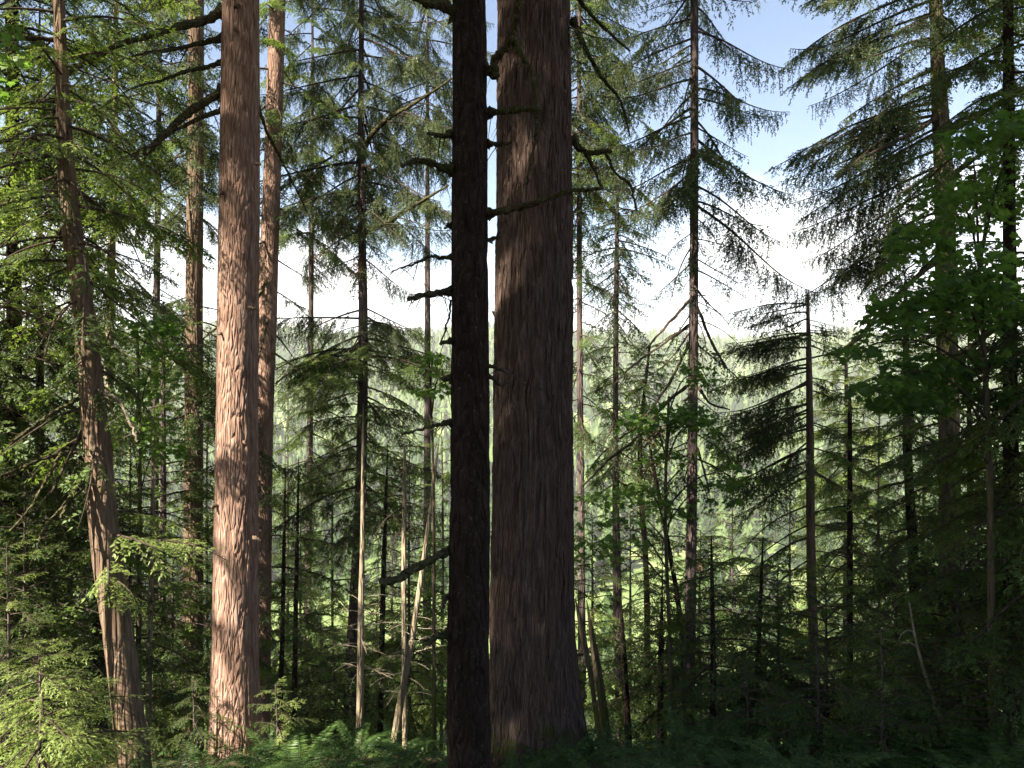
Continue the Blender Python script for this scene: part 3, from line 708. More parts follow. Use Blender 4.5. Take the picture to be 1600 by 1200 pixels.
for pts, w0, w1 in (([(1077, 470), (1045, 505), (1010, 545)], 5, 3), ([(1077, 508), (1040, 535), (990, 570), (960, 600)], 5, 2), ([(1077, 535), (1045, 600), (1000, 660), (960, 690)], 5, 2),
                    ([(1075, 602), (1040, 630), (1000, 680), (950, 720), (910, 760)], 6, 3), ([(1074, 648), (1030, 675), (1005, 700)], 6, 2), ([(1073, 712), (1045, 716), (1030, 716)], 5, 3),
                    ([(1090, 480), (1110, 530), (1135, 575)], 5, 3), ([(1091, 605), (1110, 630), (1140, 640)], 5, 2), ([(1090, 700), (1100, 735), (1108, 770)], 4, 2)):
    t.limb(pts, w0, w1, 'twig', dd=(0, -.8), twigs=6)
t.fill(500, 740, 12, 85, 115, -22, -28, ['bare', 'hemlock', 'droop', 'fir'])
t.bough(650, 200, 90, -15, 'brown'); t.bough(700, 190, 90, -15, 'brown')

t = Tree('broken-topped thin trunk with long mossy boughs sweeping down to its left', 13.5,
         [(1262, 468, 4.5), (1264, 560, 9), (1266, 700, 12), (1268, 900, 14), (1274, 1080, 16)], None, 'bark_brown', 'broken_top_tree', na=24, dz=.08, flare=.1, broken=True)
for py, az, L, ti, k in ((475, 176, 120, 2, 'fir'), (488, 200, 120, -5, 'fir'), (520, 170, 130, -2, 'droop'), (530, 185, 150, 0, 'fir'), (560, 190, 150, -8, 'droop'), (575, 172, 150, -4, 'fir'),
                         (600, 185, 160, -14, 'droop'), (632, 170, 170, -10, 'fir'), (640, 195, 165, -15, 'droop'), (670, 182, 165, -15, 'fir'), (700, 176, 160, -18, 'droop'), (720, 195, 150, -20, 'fir'),
                         (745, 180, 160, -24, 'bare'), (790, 172, 150, -24, 'bare'), (820, 186, 150, -22, 'bare'), (840, 176, 140, -25, 'hemlock'), (875, 185, 140, -28, 'bare'), (500, 5, 60, -5, 'droop'), (540, 20, 80, -10, 'fir'), (610, -10, 90, -15, 'droop'), (660, 15, 90, -15, 'fir'), (700, -15, 100, -18, 'hemlock'), (740, 10, 100, -20, 'fir'), (520, 10, 80, 0, 'fir'), (560, -15, 90, 15, 'mossy'), (590, 20, 80, -10, 'fir'), (820, 15, 90, -5, 'bare'), (860, -10, 90, -5, 'bare'), (520, 230, 110, -8, 'fir'), (575, 140, 120, -8, 'fir'), (645, 130, 130, -10, 'droop'), (690, 215, 130, -20, 'droop')):
    t.bough(py, az + rng.uniform(-8, 8), L, ti, k)
    if k in ('fir', 'droop'): t.bough(py + rng.uniform(-14, 14), az + rng.uniform(-25, 25), L * rng.uniform(.7, 1.05), ti + rng.uniform(-6, 4), 'droop')

t = Tree('thick shadowed trunk at the right hung with heavy dark boughs and streaked with moss', 13.5,
         [(1462, 0, 20), (1466, 120, 22), (1474, 270, 28), (1478, 480, 31), (1482, 650, 30), (1484, 850, 31), (1486, 1030, 34)], 26, 'bark_mossy', 'mossy_fir_tree', na=60, dz=.05, furrow=.010, flare=.12)
for py, az, L, ti, k in ((-60, 175, 210, -8, 'fir'), (-40, 200, 230, -12, 'fir'), (-20, 160, 240, -10, 'fir'), (0, 185, 240, -14, 'droop'), (20, 170, 220, -16, 'fir'), (60, 195, 200, -16, 'droop'), (-100, 180, 260, -14, 'fir'),
                         (110, 180, 190, -22, 'fir'), (130, 205, 180, -22, 'fir'), (170, 178, 250, -12, 'fir'), (180, 190, 270, -14, 'fir'), (185, 168, 250, -16, 'droop'), (190, 200, 240, -18, 'fir'), (210, 182, 260, -20, 'droop'),
                         (260, 180, 250, -18, 'droop'), (290, 170, 230, -22, 'droop'), (330, 185, 220, -24, 'fir'), (345, 205, 190, -26, 'hemlock'), (160, 172, 260, -10, 'fir'), (-140, 190, 250, -20, 'fir'),
                                                  (200, 185, 230, -22, 'droop'), (150, 187, 230, -18, 'fir'), (235, 176, 240, -20, 'fir'), (300, 188, 220, -26, 'droop')):
    t.bough(py, az + rng.uniform(-8, 8), L, ti, k)
for py, az, L, ti, k in ((-40, 250, 190, -14, 'fir'), (0, 280, 190, -16, 'fir'), (30, 235, 220, -18, 'fir'), (60, 265, 170, -20, 'fir'), (-80, 265, 220, -14, 'droop'), (100, 240, 150, -24, 'fir'), (330, 250, 120, -20, 'hemlock'), (60, 175, 210, -22, 'droop'), (40, 182, 250, -14, 'fir')):
    t.bough(py, az, L, ti, k)
for py, az, L, ti, k in ((200, 15, 200, 24, 'fir'), (120, 0, 180, 16, 'fir'), (60, -20, 190, 10, 'fir'), (-20, 20, 190, 0, 'fir'), (-50, 0, 200, -8, 'fir'), (20, 40, 190, 4, 'fir'), (270, -10, 170, 14, 'fir'), (300, 25, 180, 10, 'fir'), (0, -40, 180, 0, 'fir'), (-90, -20, 200, -8, 'fir')):
    t.bough(py, az, L, ti, k)
t.fill(330, 420, 2, 190, 200, -16, -24, ['droop', 'fir'], azs=[(160, 205)])
for pts, w0, w1, m_ in (([(1485, 205), (1530, 180), (1570, 155), (1620, 125)], 9, 5, 'moss_branch'), ([(1485, 275), (1520, 250), (1570, 220), (1620, 190)], 9, 5, 'moss_branch'), ([(1462, 265), (1435, 285), (1400, 305)], 7, 3, 'dead_wood'),
                        ([(1498, 560), (1540, 525), (1580, 500), (1630, 470)], 12, 6, 'moss_branch'), ([(1498, 590), (1550, 570), (1620, 535)], 11, 6, 'moss_branch'), ([(1466, 612), (1440, 622), (1415, 632)], 9, 3, 'moss_branch'),
                        ([(1466, 520), (1440, 530), (1415, 538)], 7, 3, 'twig'), ([(1474, 395), (1425, 440), (1372, 492), (1345, 525), (1305, 555)], 10, 5, 'moss_branch'), ([(1468, 180), (1430, 205), (1370, 235), (1355, 245)], 8, 3, 'twig'), ([(1490, 480), (1486, 560), (1478, 600), (1482, 680)], 8, 6, 'moss_branch')):
    t.limb(pts, w0, w1, m_, dd=(0, -1.4), twigs=8)
t.fill(640, 950, 14, 110, 150, -12, -24, ['hemlock', 'fir'])

# ------------------------------------------------------------------ edge trees and thin poles (label, d, points, top, bark, fills)
def simple(label, d, pts, top, bark, fills, name='conifer_tree', **kw):
    q = dict(na=18, dz=.15, flare=.1); q.update(kw)
    t = Tree(label, d, pts, top, bark, name, **q)
    for f in fills: t.fill(*f)
    return t
HF = ['hemlock', 'fir']; HH = ['hemlock', 'hemlock', 'near']
simple('dark bough-covered tree at the left picture edge beside the leaning trunk', 10.5, [(18, 0, 18), (22, 600, 22), (20, 1100, 26)], 11, 'bark_dark',
       [(-120, 900, 60, 140, 190, -2, -24, HF), (200, 900, 16, 120, 150, -15, -28, 'bare')])
simple('tall dark conifer half out of the picture beyond the left edge', 9.5, [(-90, 0, 24), (-88, 600, 28), (-90, 1100, 32)], 10, 'bark_dark',
       [(-120, 800, 15, 170, 210, -4, -22, ['hemlock', 'near']), (430, 760, 14, 170, 190, -12, -20, ['hemlock', 'bare'])])
simple('slim pale trunk rising behind the leaning tree', 14.0, [(180, 100, 9), (177, 300, 11), (172, 500, 12), (169, 800, 13), (165, 1100, 14)], 12, 'bark_pale',
       [(-100, 520, 40, 110, 150, -4, -22, HF), (520, 900, 16, 90, 120, -14, -24, ['hemlock', 'bare'])])
simple('white weathered pole of a trunk left of the leaning tree foot', 11.0, [(112, 700, 7), (110, 870, 8), (108, 1040, 9)], 1.9, 'bark_pale', [(720, 900, 12, 60, 90, 5, -15, HF)])
simple('short dark trunk close behind the leaning tree foot', 10.5, [(150, 700, 14), (154, 920, 17), (156, 1110, 20)], 2.3, 'bark_dark', [(650, 860, 20, 60, 110, 15, -14, HF)])
simple('yellow-lit thin stem between the leaning tree and the sunlit fir', 13.0, [(238, 800, 6), (235, 960, 8), (232, 1110, 9)], 1.5, 'bark_pale', [(760, 1060, 18, 70, 100, 5, -10, ['bare', 'hemlock'])])
simple('dense young hemlock filling the gap left of the slender trunk', 16.0, [(255, 560, 6), (255, 800, 10), (253, 1100, 14)], 3.6, 'bark_thin', [(480, 1040, 50, 50, 110, 20, -14, HF)])
simple('dark hemlock in deep shade behind the mossy branches at far left', 12.0, [(62, 400, 10), (62, 800, 14), (60, 1100, 18)], 8.2, 'bark_dark', [(0, 1000, 60, 90, 140, -2, -20, HF)])
simple('thin dark trunk with light foliage rising at the top left corner', 19.0, [(250, 0, 6), (247, 300, 9), (242, 700, 12), (240, 1100, 14)], 12.5, 'bark_thin', [(-150, 340, 34, 90, 120, 0, -18, ['hemlock', 'fir']), (380, 640, 8, 80, 90, -15, -25, ['hemlock', 'bare'])])
simple('tall airy fir with fine hanging twigs left of the slim drooping tree', 24.0, [(488, 100, 5), (487, 300, 7), (485, 600, 9), (480, 1000, 12)], 16, 'bark_thin', [(-130, 380, 30, 90, 120, -6, -22, ['droop', 'fir', 'hemlock']), (540, 740, 12, 80, 100, -8, -20, ['droop', 'hemlock'])])
simple('tall fir crown showing between the slim drooping tree and the dark trunk', 26.0, [(668, 100, 5), (668, 300, 7), (668, 600, 10), (667, 1000, 14)], 17, 'bark_thin', [(-150, 230, 30, 80, 110, -6, -22, ['droop', 'fir'])])
simple('feathery hemlock half hidden behind the right side of the giant trunk', 19.0, [(905, 0, 6), (905, 300, 8), (907, 700, 10), (910, 1100, 14)], 13.5, 'bark_thin', [(-120, 300, 44, 100, 135, -8, -24, ['hemlock', 'droop', 'droop', 'cedar']), (300, 700, 22, 70, 90, -15, -20, ['hemlock', 'bare', 'fir'])])
simple('young fir with a pointed dark top left of the straight reddish trunk', 17.0, [(1015, 540, 4), (1000, 700, 7), (1010, 900, 9), (1012, 1100, 11)], 2.75, 'bark_dark', [(535, 620, 30, 22, 58, 25, -16, ['fir', 'hemlock']), (620, 760, 20, 58, 70, -14, -22, HF), (760, 1060, 20, 60, 80, -10, -18, ['hemlock', 'bare'])])
simple('bent dark sapling stem leaning between the thin hemlock and the reddish trunk', 13.0, [(1022, 735, 6), (1040, 830, 7), (1062, 960, 8), (1070, 1080, 9)], 1.0, 'bark_dark', [(760, 1000, 12, 60, 80, -8, -16, ['hemlock', 'bare'])])
simple('large dark conifer at the right picture edge', 9.0, [(1575, 0, 14), (1578, 500, 20), (1580, 1050, 24)], 11, 'bark_dark', [(-120, 230, 16, 150, 170, -4, -16, HF), (380, 1020, 40, 150, 190, -8, -22, ['hemlock', 'fir'])])
simple('dark conifer beyond the right picture edge reaching in with low boughs', 8.0, [(1680, 0, 20), (1682, 500, 24), (1684, 1050, 28)], 10, 'bark_dark', [(-100, 200, 10, 160, 170, -4, -14, HF), (420, 980, 28, 170, 220, -8, -20, ['hemlock', 'near'])])
simple('thin dark trunk immediately left of the mossy fir', 15.0, [(1415, 500, 8), (1418, 700, 13), (1428, 900, 15), (1430, 1050, 16)], 4.2, 'bark_dark', [(430, 700, 26, 50, 100, 10, -16, ['hemlock', 'hemlock', 'fir']), (700, 980, 18, 90, 120, -10, -20, HF)])
simple('thin dark stem among hemlock boughs right of the broken-topped trunk', 14.5, [(1328, 640, 6), (1328, 800, 8), (1328, 1050, 9)], 2.0, 'bark_dark', [(620, 1000, 26, 50, 100, 10, -14, HF)])
simple('slender dark stem standing right of the mossy fir', 14.0, [(1515, 700, 8), (1517, 860, 9), (1520, 1030, 10)], 3.0, 'bark_dark', [(560, 1000, 30, 60, 120, 8, -16, HF)])
simple('thinnest dark stem near the right edge in the undergrowth', 16.0, [(1545, 780, 5), (1546, 900, 6), (1546, 1030, 7)], 1.0, 'bark_dark', [(700, 1000, 18, 60, 100, 5, -14, HF)])
simple('bright green cedar catching the sun right of the broken-topped trunk', 24, [(1322, 540, 4), (1323, 700, 8), (1322, 1050, 12)], 3.4, 'bark_thin', [(535, 760, 44, 35, 95, 20, -16, ['bright', 'cedar']), (760, 1040, 26, 90, 110, -10, -18, ['cedar', 'bright', 'hemlock'])], name='cedar_tree')
# thin lit stems, middle left
t = simple('pale yellow sunlit stem in front of the slim drooping tree, fern at its foot', 12.5, [(567, 690, 4), (566, 850, 7), (564, 960, 10), (562, 1125, 11)], 1.6, 'bark_pale', [], na=16)
t.fill(930, 1060, 12, 30, 50, 20, -5, 'pale', 'twig')
t = simple('upright yellow-lit stem of the pair of stems left of the dark trunk', 13.5, [(632, 720, 6), (631, 900, 8), (632, 1100, 8)], .9, 'bark_pale', [(690, 840, 14, 50, 70, 0, -16, ['hemlock', 'bare'])], na=14)
t = simple('leaning yellow-lit stem of the pair of stems left of the dark trunk', 13.2, [(682, 720, 3.5), (664, 860, 7), (648, 970, 9), (632, 1060, 11), (622, 1120, 12)], 1.0, 'bark_pale', [], na=14)
t.fill(960, 1090, 10, 40, 60, 15, 0, 'pale', 'twig')
simple('thin dark stem between the pale sunlit stem and the lit pair', 15.0, [(603, 780, 5), (599, 900, 8), (595, 1090, 9)], .8, 'bark_dark', [(700, 1050, 18, 50, 70, -5, -14, ['bare', 'hemlock', 'hemlock'])])
simple('thin dark stem right of the pale trunk, nearest the pale sunlit stem', 14.5, [(464, 860, 6), (462, 960, 7), (460, 1090, 8)], .6, 'bark_dark', [(800, 1080, 18, 50, 75, -5, -12, ['bare', 'hemlock', 'hemlock'])])
simple('thin dark stem close beside the foot of the pale trunk', 13.8, [(443, 890, 6), (441, 1000, 7), (438, 1110, 8)], .4, 'bark_dark', [(880, 1090, 12, 45, 60, -5, -12, ['bare', 'hemlock'])])
# mossy poles right of the giant's foot
simple('mossy leaning stem closest to the right foot of the giant trunk', 11.5, [(909, 985, 10), (922, 1050, 8), (935, 1140, 8)], -1.3, 'bark_mossy', [])
simple('thicker mossy forked stem leaning right of the giant trunk', 11.8, [(928, 1010, 11), (936, 1060, 13), (948, 1150, 15)], -1.4, 'bark_mossy', [])
simple('short dark stem just right of the thin hemlock foot', 12.5, [(975, 1030, 10), (978, 1090, 11), (982, 1160, 11)], -1.5, 'bark_dark', [(1020, 1060, 8, 40, 50, 10, -10, 'hemlock')])
simple('dark post-like stem left of the straight reddish trunk', 12.0, [(1033, 1010, 9), (1032, 1070, 9), (1031, 1150, 10)], -1.4, 'bark_dark', [(990, 1060, 12, 50, 70, 5, -12, HH)])
simple('dark sapling with drooping sprays right of the straight reddish trunk', 10.5, [(1112, 880, 5), (1114, 1000, 8), (1114, 1130, 10)], -.2, 'bark_dark', [(860, 1110, 26, 60, 120, 8, -16, HH)])
simple('dark sapling with a slanting stem in the shade left of the broken-topped trunk', 11.0, [(1190, 900, 5), (1186, 1000, 7), (1180, 1120, 8)], -.3, 'bark_dark', [(880, 1110, 26, 60, 120, 8, -16, HH)])

t = simple('bare dead stick curling to the left in the dark undergrowth', 8.5, [(1421, 943, 2.5), (1432, 1005, 4), (1440, 1035, 5), (1458, 1090, 6)], -.8, 'dead_wood', [], name='dead_stick', na=8)
t.root['category'] = 'stick'
t.limb([(1433, 1010), (1420, 1004), (1406, 1006)], 2.5, 1.5, 'dead_wood'); t.limb([(1431, 990), (1418, 985), (1408, 992), (1404, 1003)], 2, 1.2, 'dead_wood')
# ------------------------------------------------------------------ young conifers filling the slope below
def young(label, d, px, top, wpx, kinds, n=46, bark='bark_thin', name='young_conifer', base_r=.035, low=1120):
    pz = P(px, top, d).z
    t = Tree(label, d, [(px, top, .8), (px + rng.uniform(-3, 3), (top + 1100) / 2, max(4, base_r * FPX / d)), (px, 1100, base_r * 2 * FPX / d)], None, bark, name, na=10, dz=.4, flare=.1)
    if d < 14.5 and px > 880: n = int(n * .55)
    elif d < 17: n = int(n * .8)
    elif d > 22.5: n = int(n * .62)
    else: n = int(n * .8)
    t.fill(top + 4, low, n, wpx * .26, wpx, 34, -20, kinds, jit=.3)
    return t
YOUNG = [
 ('young hemlock with dark boughs low between pale trunk and slim drooping tree', 22, 470, 770, 120, HF),
 ('broad young hemlock whose top stands just below the slim drooping tree boughs', 23, 520, 640, 130, ['cedar', 'hemlock', 'bright']),
 ('young cedar with light green sprays right of the slim drooping tree', 15.5, 640, 690, 120, ['bright', 'cedar', 'bright']),
 ('young hemlock tucked against the left edge of the dark trunk', 17, 690, 640, 90, ['cedar', 'hemlock']),
 ('small dark hemlock low between the lit pair of stems and dark trunk', 20, 668, 860, 110, ['cedar', 'bright']),
 ('low dark hemlock behind the pale sunlit stem', 21, 590, 930, 110, HF),
 ('small hemlock low in the gap between sunlit fir and pale sunlit stem', 19, 500, 950, 110, ['hemlock', 'fir', 'cedar']),
 ('dark young fir beside the right flank of the giant, below the feathery hemlock', 15, 925, 800, 110, ['cedar', 'hemlock']),
 ('dense low hemlock in shade between thin hemlock and straight reddish trunk', 13, 1035, 850, 120, HF),
 ('dark young hemlock directly behind the straight reddish trunk', 17, 1095, 830, 130, HF),
 ('low shaded hemlock left of the broken-topped trunk foot', 12, 1215, 880, 150, HF),
 ('broad shaded hemlock in front of the broken-topped trunk foot', 10.5, 1290, 900, 170, HH),
 ('dark tall young fir between broken-topped trunk and mossy fir', 18, 1375, 560, 130, HF),
 ('dark hemlock low before the mossy fir', 11.5, 1400, 860, 150, HH),
 ('shaded hemlock right of the mossy fir, low boughs overlapping', 12.5, 1555, 640, 170, HF),
 ('broad dark hemlock at lower right edge', 9.5, 1500, 850, 190, HH),
 ('dim hemlock behind the mossy fir, seen on its left', 20, 1440, 520, 130, HF),
 ('dim hemlock behind the mossy fir, seen on its right', 19, 1530, 420, 140, HF),
 ('young fir lit from behind left of the sunlit fir', 20, 325, 560, 110, ['hemlock', 'cedar', 'fir']),
 ('dense dark hemlock behind the leaning tree middle', 13, 205, 640, 130, HF),
 ('dark hemlock at left edge under the mossy branches', 9.5, 40, 720, 170, HH),
 ('light green young hemlock low behind the leaning tree foot', 15, 270, 860, 120, ['hemlock', 'cedar']),
 ('dark low hemlock filling the gap below the white weathered pole', 10, 85, 900, 130, HH),
 ('dim hemlock with narrow crown behind the pale trunk', 24, 450, 600, 100, HF),
 ('slim hemlock far down the slope right of the straight reddish trunk', 26, 1145, 700, 110, HF),
 ('slim hemlock far down the slope right of the broken-topped trunk', 27, 1235, 690, 110, HF),
 ('slim hemlock far down the slope right of the giant', 27, 985, 800, 110, HF),
 ('small backlit hemlock top behind the lit pair of stems', 28, 615, 790, 90, HF),
 ('narrow dim fir far behind the left bough-covered tree', 22, 130, 430, 120, HF),
 ('narrow dim fir far behind the gap left of the leaning tree', 22, 40, 350, 150, HF),
]
for q in YOUNG:
    t = young(*q)
    if q[2] in (500, 1215, 1095): t.bough(q[3] - 10 + 40, 250, 60, -10, 'brown')

# near sunlit hemlock saplings, bottom left; shaded ones elsewhere
def sapling(label, d, px, top, wpx, kind, n, low=1190, t0=18, t1=-14):
    t = Tree(label, d, [(px, top, .9), (px + 4, (top + 1200) / 2, 4), (px, 1200, 6)], None, 'bark_thin', 'hemlock_sapling', cat='sapling', na=8, dz=.3, flare=0)
    t.fill(top, low, n, wpx * .3, wpx, t0, t1, kind, jit=.25)
    return t
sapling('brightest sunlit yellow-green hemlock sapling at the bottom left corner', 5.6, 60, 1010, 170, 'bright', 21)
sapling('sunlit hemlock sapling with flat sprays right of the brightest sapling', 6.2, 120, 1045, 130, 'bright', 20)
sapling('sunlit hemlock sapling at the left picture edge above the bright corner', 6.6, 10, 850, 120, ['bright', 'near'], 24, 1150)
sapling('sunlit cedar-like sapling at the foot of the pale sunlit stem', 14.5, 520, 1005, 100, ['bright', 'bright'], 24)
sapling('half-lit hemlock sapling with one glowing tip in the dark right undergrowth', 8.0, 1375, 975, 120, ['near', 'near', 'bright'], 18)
sapling('shaded hemlock sapling low between the straight reddish trunk and broken-topped trunk', 8.6, 1165, 1030, 140, 'near', 13)
sapling('shaded hemlock sapling low near the right picture edge', 8.0, 1545, 960, 170, 'near', 26)
sapling('shaded hemlock sapling in front of the mossy fir foot', 8.6, 1460, 1000, 150, 'near', 24)
sapling('shaded hemlock sapling right below the broken-topped trunk', 8.4, 1275, 1000, 150, 'near', 15)
sapling('dim hemlock sapling at the foot of the slender trunk left of the sunlit fir', 9.5, 300, 1060, 80, 'near', 14)
sapling('small hemlock sapling at the foot of the pale trunk', 9.5, 430, 1070, 80, ['near', 'bright'], 14)

# ------------------------------------------------------------------ maples
def maple_leaf_mesh(seed):
    rs = np.random.RandomState(seed); mb = MB()
    half = [(.0, .0), (.12, -.10), (.34, -.08), (.30, .10), (.52, .30), (.34, .34), (.40, .58), (.20, .52), (.12, .74), (0, .98)]
    pts = half + [(-x, y) for x, y in half[-2:0:-1]]
    V = [(y, x, -.18 * x * x - .10 * y * y + .06 * abs(x) + rs.randn() * .012) for x, y in pts]
    n = len(V); V.append((.36, 0, .03))
    mb.tris(V, [(i, (i + 1) % n, n) for i in range(n)], 0, .5 + rs.randn() * .15)
    mb.tris([(-.5, .012, .02), (-.5, -.012, .02), (0.02, 0, 0)], [(0, 1, 2)], 0, .4)
    return mb.mesh('leaf', [M['maple']])
LEAF = [maple_leaf_mesh(i) for i in range(5)]
def leaf_arrays(me):
    V = np.empty(len(me.vertices) * 3, np.float32); me.vertices.foreach_get('co', V); V = V.reshape(-1, 3)
    T = np.empty(len(me.loops), np.int32); me.loops.foreach_get('vertex_index', T); T = T.reshape(-1, 3)
    return V, T
LA = [leaf_arrays(m) for m in LEAF]
def maple(label, d, stem, clusters, n_leaf, size, name='maple_tree', dd=1.0, seed=1):
    """stem: pixel path; clusters: (px, py, rx, ry) patches of leaf layers; each leaf a piece of its own up to 280"""
    rs = np.random.RandomState(seed)
    t = Tree(label, d, stem, None, 'bark_mossy', name, na=10, dz=.25, flare=.1)
    o = np.array(t.root.location); mb = MB(); cnt = 0
    tot = sum(c[2] * c[3] for c in clusters)
    for (px, py, rx, ry) in clusters:
        k = int(n_leaf * rx * ry / tot)
        dc = d + rs.uniform(-dd, dd)
        c0 = np.array(P(px, py, dc))
        zz = t.p.zpx(min(py + ry * 1.2 + 30, 1050)); zz = min(zz, t.p.z[-1] - .02); a = np.array(t.p.at(zz)); u = np.linspace(0, 1, 8)[:, None]
        br = MB(); q = a + (c0 - a) * u + np.array([[0, 0, 1.]]) * (.25 * np.sin(np.pi * u)); br.tube(q - o, .012 * (1 - .75 * u[:, 0]) + .002, 5, 0)
        for e in range(int(3 + rx / 25)):
            tip = np.array(P(px + rx * rs.uniform(-.9, .9), py + ry * rs.uniform(-.8, .8), dc + rs.uniform(-.4, .4) * dd)); w = rs.randint(3, 8)
            br.tube((q[w] + (tip - q[w]) * np.linspace(0, 1, 4)[:, None]) - o, np.linspace(.005, .0015, 4), 3, 0, False)
        link('branch', br.mesh('branch', [M['twig']], True), t.root)
        layers = [rs.uniform(-1, 1) for _ in range(max(2, int(ry / 14)))]
        for i in range(k):
            ly = rs.choice(layers); r_ = rs.rand() ** .6; an = rs.rand() * 6.28
            p = np.array(P(px + rx * r_ * math.cos(an), py + ry * (ly * .8 + .22 * rs.randn()) + .10 * rx * abs(r_ * math.cos(an)), dc + dd * .8 * r_ * math.sin(an)))
            s_ = size * rs.uniform(.6, 1.25)
            E = Euler((rs.normal(0, .5), rs.uniform(-.1, .95), rs.rand() * 6.28), 'XYZ')
            if cnt < 280 and rs.rand() < min(1, 300 / n_leaf):
                l = link('leaf', LEAF[rs.randint(5)], t.root); l.location = p - o; l.rotation_euler = E; l.scale = (s_,) * 3; cnt += 1
            else:
                V, T = LA[rs.randint(5)]; Rm = np.array(E.to_matrix())
                mb.tris((V * s_) @ Rm.T + (p - o), T, 0, np.clip(.5 + rs.randn() * .2, 0, 1))
    if mb.V:
        f = link('foliage', mb.mesh('foliage', [M['maple']]), t.root); f['kind'] = 'stuff'
    return t
maple('broadleaf maple with layered translucent green leaves before the mossy fir', 8.0, [(1530, 420, 5), (1545, 700, 9), (1550, 1080, 12)],
      [(1440, 380, 60, 50), (1500, 330, 70, 50), (1540, 420, 80, 60), (1420, 460, 70, 40), (1490, 470, 90, 50), (1390, 520, 60, 30), (1560, 300, 60, 60), (1570, 520, 60, 50), (1450, 560, 80, 40), (1390, 590, 60, 30), (1420, 650, 70, 40), (1520, 240, 60, 40), (1590, 220, 60, 50), (1480, 620, 60, 40), (1340, 545, 40, 20), (1580, 620, 60, 40)],
      4700, .088, seed=3, dd=1.0)
maple('vine maple with dark lobed leaves beside the straight reddish trunk', 11.5, [(1045, 620, 4), (1040, 760, 5), (1050, 1080, 7)],
      [(1060, 640, 60, 40), (1090, 590, 40, 25), (1000, 770, 55, 22), (1060, 800, 50, 18), (930, 790, 50, 22), (960, 830, 60, 25), (1120, 770, 50, 22), (1150, 745, 40, 18), (1040, 690, 50, 30), (930, 860, 50, 20), (1000, 650, 40, 30), (1090, 670, 40, 20)],
      1300, .095, seed=5, dd=.7)
maple('small broadleaf sapling with green leaves behind the leaning tree', 13.0, [(215, 520, 4), (218, 700, 6), (216, 1080, 9)],
      [(215, 520, 45, 40), (245, 570, 50, 40), (205, 600, 45, 40), (230, 650, 60, 45), (260, 500, 40, 30), (255, 700, 50, 35), (200, 690, 40, 40)],
      800, .11, name='broadleaf_sapling', seed=7, dd=.7)
maple('sparse broadleaf sapling close to the dark trunk left side', 10.5, [(672, 590, 3), (676, 700, 4), (678, 1080, 6)],
      [(668, 570, 22, 16), (690, 600, 24, 16), (660, 610, 22, 14), (680, 560, 24, 14)], 170, .085, name='broadleaf_sapling', seed=9, dd=.4)
maple('broadleaf sapling with big leaves at the top left corner', 6.5, [(-60, 40, 6), (-70, 500, 9), (-70, 1080, 12)],
      [(5, 35, 26, 40), (20, 90, 30, 30), (-10, 150, 40, 30)], 120, .07, name='broadleaf_sapling', seed=11, dd=.4)

# ------------------------------------------------------------------ ferns
def frond_mesh(L, seed, m):
    rs = np.random.RandomState(seed); mb = MB(); n = 34
    t = np.linspace(0, 1, 12); rise = .95 + rs.randn() * .12; fall = .95 + rs.randn() * .15; bend = rs.randn() * .08
    def ax(t): return np.stack([L * (.72 * t + .1 * t * t), L * bend * t * t, L * (rise * t - fall * t * t) * .8], -1)
    mb.tube(ax(t), .0035 * (1 - .75 * t) + .0008, 3, 0, False)
    u = np.linspace(.10, .985, n); p = ax(u); tg = unit(ax(u + .01) - p)
    for sd in (1, -1):
        lat = unit(np.cross(np.array([[0, 0, 1.]]), tg)) * sd
        d = unit(lat * .94 + tg * (.22 + .3 * u[:, None]) + np.array([[0, 0, -1.]]) * (.12 + .15 * rs.rand(n, 1)))
        l = L * .135 * (np.minimum(1, (u - .02) * 4.2)) * (1 - u) ** .55 * (1 + .12 * rs.randn(n)) + .006
        nr = unit(np.cross(tg, lat) + rs.randn(n, 3) * .25)
        leaflets(mb, p, d, l, np.full(n, L * .0165), nr, 0, np.clip(.45 + .15 * rs.randn(n) + .15 * u, 0, 1))
    return mb.mesh('frond', [m])
FR = [frond_mesh(.9, 300 + i, M['fern']) for i in range(6)]
FRD = [frond_mesh(.8, 350 + i, M['dead']) for i in range(2)]
def fern(label, px, d, size, n=11, dx=0, group=None, dead=0, h=0):
    x = (px - 800) / FPX * d; z = gz(x, d)
    root = thing('sword_fern', (x, d, z - .02), label, 'fern', group)
    a0 = rng.random() * 360
    for i in range(n):
        o = link('frond', rng.choice(FR if i >= dead else FRD), root)
        o.rotation_euler = (R(rng.uniform(-12, 12)), R(rng.uniform(-24, 14)), R(a0 + 360 / n * i + rng.uniform(-14, 14)))
        s = size * rng.uniform(.75, 1.15); o.scale = (s, s, s)
    return root
MARKS = [(205, 'leaning tree'), (300, 'slender trunk'), (366, 'sunlit fir'), (408, 'pale trunk'), (460, 'thin dark stem'), (563, 'pale sunlit stem'), (628, 'lit stem pair'), (690, 'dark trunk edge'), (733, 'dark trunk'),
         (840, 'giant trunk'), (930, 'mossy leaning stems'), (972, 'thin hemlock'), (1032, 'post-like stem'), (1077, 'reddish trunk'), (1113, 'drooping sapling'), (1183, 'slanting sapling'), (1272, 'broken-topped trunk'),
         (1328, 'cedar side stem'), (1390, 'half-lit sapling'), (1455, 'dead curling stick'), (1490, 'mossy fir'), (1546, 'thinnest stem'), (1610, 'right-edge conifer')]
